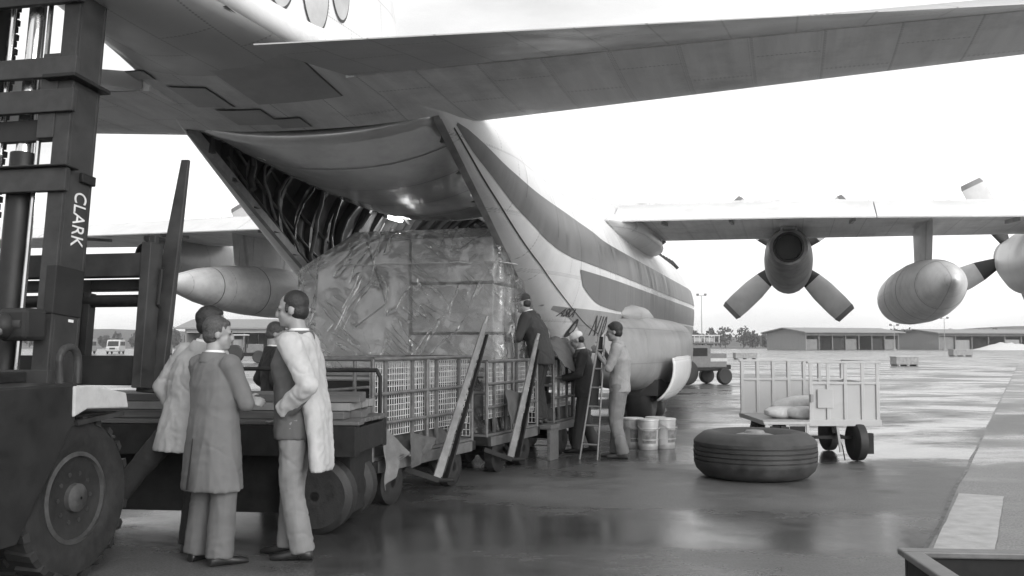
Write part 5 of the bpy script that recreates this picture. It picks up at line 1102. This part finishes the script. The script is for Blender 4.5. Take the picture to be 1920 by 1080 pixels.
for i, (lb, a, b) in enumerate(SCR):
    o = tag(MB().bar(a, b, .08, .07).build('scrap_bar', M_tube if i == 1 else M_frame, bevel=.006), lb, 'scrap', 'scrap in the steel bin'); o.location = (1.45, 3.6, 0); o.rotation_euler = (0, 0, R(-5))
rows = [[(.04+1.22*i/16, -1.36+1.32*j/16, .36+.10*noise.noise((i*.6, j*.6, 2))+.05*noise.noise((i*1.7, j*1.7, 5))) for i in range(17)] for j in range(17)]
o = MB().loft(rows, closed=False, caps=False).build('rubbish', M_frame, smooth=60); o.location = (1.45, 3.6, 0); o.rotation_euler = (0, 0, R(-5)); tag(o, 'dark loose rubbish filling the steel bin', 'rubbish', kind='stuff')
# tow tractor beyond the nose
TT = empty('tow_tractor', (6.9, 36.2, 0), R(20), 'small tow tractor with roof rack beyond the aircraft nose', 'tractor')
M_tt = mat('tractor_paint', .16, .5, var=.2); M_ttp = mat('tractor_pale', .5, .5, var=.15)
def tt(a, b, name, m=M_tt, bev=.03): return MB().lim(a, b).build(name, m, TT, bevel=bev)
tt((-1.1, -.55, .5), (1.1, .55, .62), 'chassis', M_frame); tt((.05, -.5, .62), (1.05, .5, 1.15), 'bonnet'); tt((.1, -.51, .85), (1.06, .51, .97), 'bonnet_band', M_ttp, 0); tt((-.95, -.52, .62), (.35, .52, 1.46), 'cab_body'); tt((-.8, -.53, 1.05), (.2, .53, 1.35), 'cab_opening', M_frame, 0); tt((-1.1, -.55, .62), (-.5, .55, 1.0), 'rear_body')
for y in (-.5, .46): tt((-.98, y, 1.0), (-.94, y+.04, 1.5), 'canopy_post', M_frame, 0); tt((.0, y, 1.15), (.04, y+.04, 1.5), 'canopy_post', M_frame, 0)
tt((-1.05, -.56, 1.5), (.75, .56, 1.56), 'canopy', M_tt)
for i in range(9): tt((-1.0+i*.21, -.55, 1.56), (-.97+i*.21, -.52, 1.80), 'rack_post', M_ttp, 0)
tt((-1.03, -.56, 1.80), (.74, -.51, 1.84), 'rack_rail', M_ttp, 0); tt((-1.03, .51, 1.80), (.74, .56, 1.84), 'rack_rail', M_ttp, 0)
for i in range(3): tt((-.8+i*.5, -.4, 1.57), (-.45+i*.5, .4, 1.74), 'rack_load', M_ttp)
tt((1.06, -.4, .55), (1.3, .4, .72), 'bumper', M_frame)
for x, rr in ((-.75, .46), (.85, .30)):
    for y in (-.62, .62):
        w_ = MB().lathe([(rr*.45, -.1), (rr*.85, -.11), (rr, -.07), (rr, .07), (rr*.85, .11), (rr*.45, .1)], (x, y, rr), (0, 1, 0), 26).build('wheel', M_black, TT, smooth=40); MB().lathe([(.01, .07), (rr*.4, .07), (rr*.48, .02), (rr*.48, -.02), (rr*.4, -.07), (.01, -.07)], (x, y, rr), (0, 1, 0), 20).build('hub', M_tt, w_, smooth=30)
for y in (-.3, .3): MB().lathe([(.09, 0), (.09, .03), (.06, .05)], (1.05, y, 1.02), (1, 0, 0), 14).build('headlamp', M_ttp, TT, smooth=40)
# farm type tractor far left
FT = empty('tractor', (-21.2, 76, 0), R(12), 'old tractor with round front and canopy behind the dark-suited man', 'tractor')
def ft(a, b, name, m=M_tt, bev=.04): return MB().lim(a, b).build(name, m, FT, bevel=bev)
ft((-1.0, -.45, .55), (1.5, .45, .8), 'chassis', M_frame); ft((.2, -.4, .8), (1.5, .4, 1.5), 'bonnet'); ft((-.9, -.6, .8), (.0, .6, 1.3), 'cab_floor'); ft((-1.0, -.7, 2.15), (.4, .7, 2.25), 'canopy', M_ttp)
for x in (-.9, .3):
    for y in (-.6, .55): ft((x, y, 1.2), (x+.05, y+.05, 2.15), 'canopy_post', M_frame, 0)
for x, rr in ((-.7, .72), (1.2, .5)):
    for y in (-.75, .75):
        w_ = MB().lathe([(rr*.5, -.15), (rr*.9, -.16), (rr, -.1), (rr, .1), (rr*.9, .16), (rr*.5, .15)], (x, y, rr), (0, 1, 0), 26).build('wheel', M_black, FT, smooth=40); MB().lathe([(.01, .05), (rr*.5, .05), (rr*.52, -.05), (.01, -.05)], (x, y, rr), (0, 1, 0), 18).build('hub', M_shed, w_, smooth=30)
MB().tube((1.1, 0, 1.5), (1.1, 0, 2.3), .05).build('exhaust', M_frame, FT)
# vans and a car beyond the forklift
def van(p, rz, label, m):
    r = empty('van', p, rz, label, 'van', 'vehicles parked on the far left')
    body = MB().prism([(-2.3, .35), (2.2, .35), (2.25, 1.0), (1.75, 1.15), (1.35, 2.0), (1.1, 2.15), (-2.2, 2.15), (-2.3, 2.0)], -.95, .95, 1).build('body', m, r, bevel=.08)
    MB().add([(1.78, -.8, 1.17), (1.78, .8, 1.17), (1.40, .75, 1.93), (1.40, -.75, 1.93)], [(0, 1, 2, 3)]).build('windscreen', M_cuff, body)
    for y in (-.962, .962):
        for x0, x1 in ((.45, 1.2), (-.6, .3), (-1.9, -.75)): MB().lim((x0, y-.006, 1.25), (x1, y+.006, 1.85)).build('side_window', M_cuff, body)
    for y in (-.65, .65): MB().lathe([(.13, 0), (.13, .04), (.09, .06)], (2.22, y, .85), (1, 0, 0), 16).build('headlamp', M_light, r, smooth=40)
    MB().lim((2.2, -.95, .38), (2.34, .95, .55)).build('bumper', M_steel, r, bevel=.03); MB().lim((2.235, -.4, .68), (2.255, .4, .95)).build('grille', M_cuff, r)
    for x in (-1.4, 1.35):
        for y in (-.85, .85): MB().lathe([(.18, -.1), (.30, -.1), (.34, -.06), (.34, .06), (.30, .1), (.18, .1), (.01, .08)], (x, y, .34), (0, 1, 0), 20).build('wheel', M_black, r, smooth=40)
van((-61.0, 148, 0), R(-80), 'pale van facing the camera, seen through the forklift carriage', M_ttp); van((-65.6, 148, 0), R(-84), 'grey van at the left edge of the forklift carriage opening', M_shed)
def car(p, rz, label):
    r = empty('car', p, rz, label, 'car', 'vehicles parked on the far left')
    b = MB().prism([(-2.0, .3), (2.0, .3), (2.05, .75), (1.0, .88), (.55, 1.38), (-.9, 1.38), (-1.4, .9), (-2.05, .85)], -.8, .8, 1).build('body', M_tt, r, bevel=.07)
    MB().add([(1.0, -.68, .90), (1.0, .68, .90), (.60, .6, 1.34), (.60, -.6, 1.34)], [(0, 1, 2, 3)]).build('windscreen', M_cuff, b)
    for x in (-1.25, 1.3):
        for y in (-.72, .72): MB().lathe([(.15, -.09), (.29, -.09), (.31, -.05), (.31, .05), (.29, .09), (.15, .09), (.01, .07)], (x, y, .31), (0, 1, 0), 20).build('wheel', M_black, r, smooth=40)
    for y in (-.55, .55): MB().lathe([(.1, 0), (.1, .03), (.07, .05)], (2.03, y, .62), (1, 0, 0), 14).build('headlamp', M_light, r, smooth=40)
    MB().lim((2.03, -.78, .34), (2.12, .78, .46)).build('bumper', M_steel, r, bevel=.02)
car((-46.2, 128, 0), R(-75), 'dark car just right of the upright fork')
van((-41.5, 135, 0), R(5), 'boxy van broadside left of the low hangar', M_mid)
# ================================================================ damp air
hz = bpy.data.materials.new('damp_air'); hz.use_nodes = True; n = hz.node_tree.nodes; n.clear(); o_ = n.new('ShaderNodeOutputMaterial'); pv = n.new('ShaderNodeVolumePrincipled')
pv.inputs['Color'].default_value = (.95, .95, .95, 1); pv.inputs['Density'].default_value = .00045; pv.inputs['Anisotropy'].default_value = .3; hz.node_tree.links.new(pv.outputs[0], o_.inputs['Volume'])
tag(MB().lim((-2600, -70, -1), (2600, 1200, 26)).build('haze', hz), 'thin damp haze over the whole airfield', 'haze', kind='stuff')
bpy.data.scenes.remove(TMP)
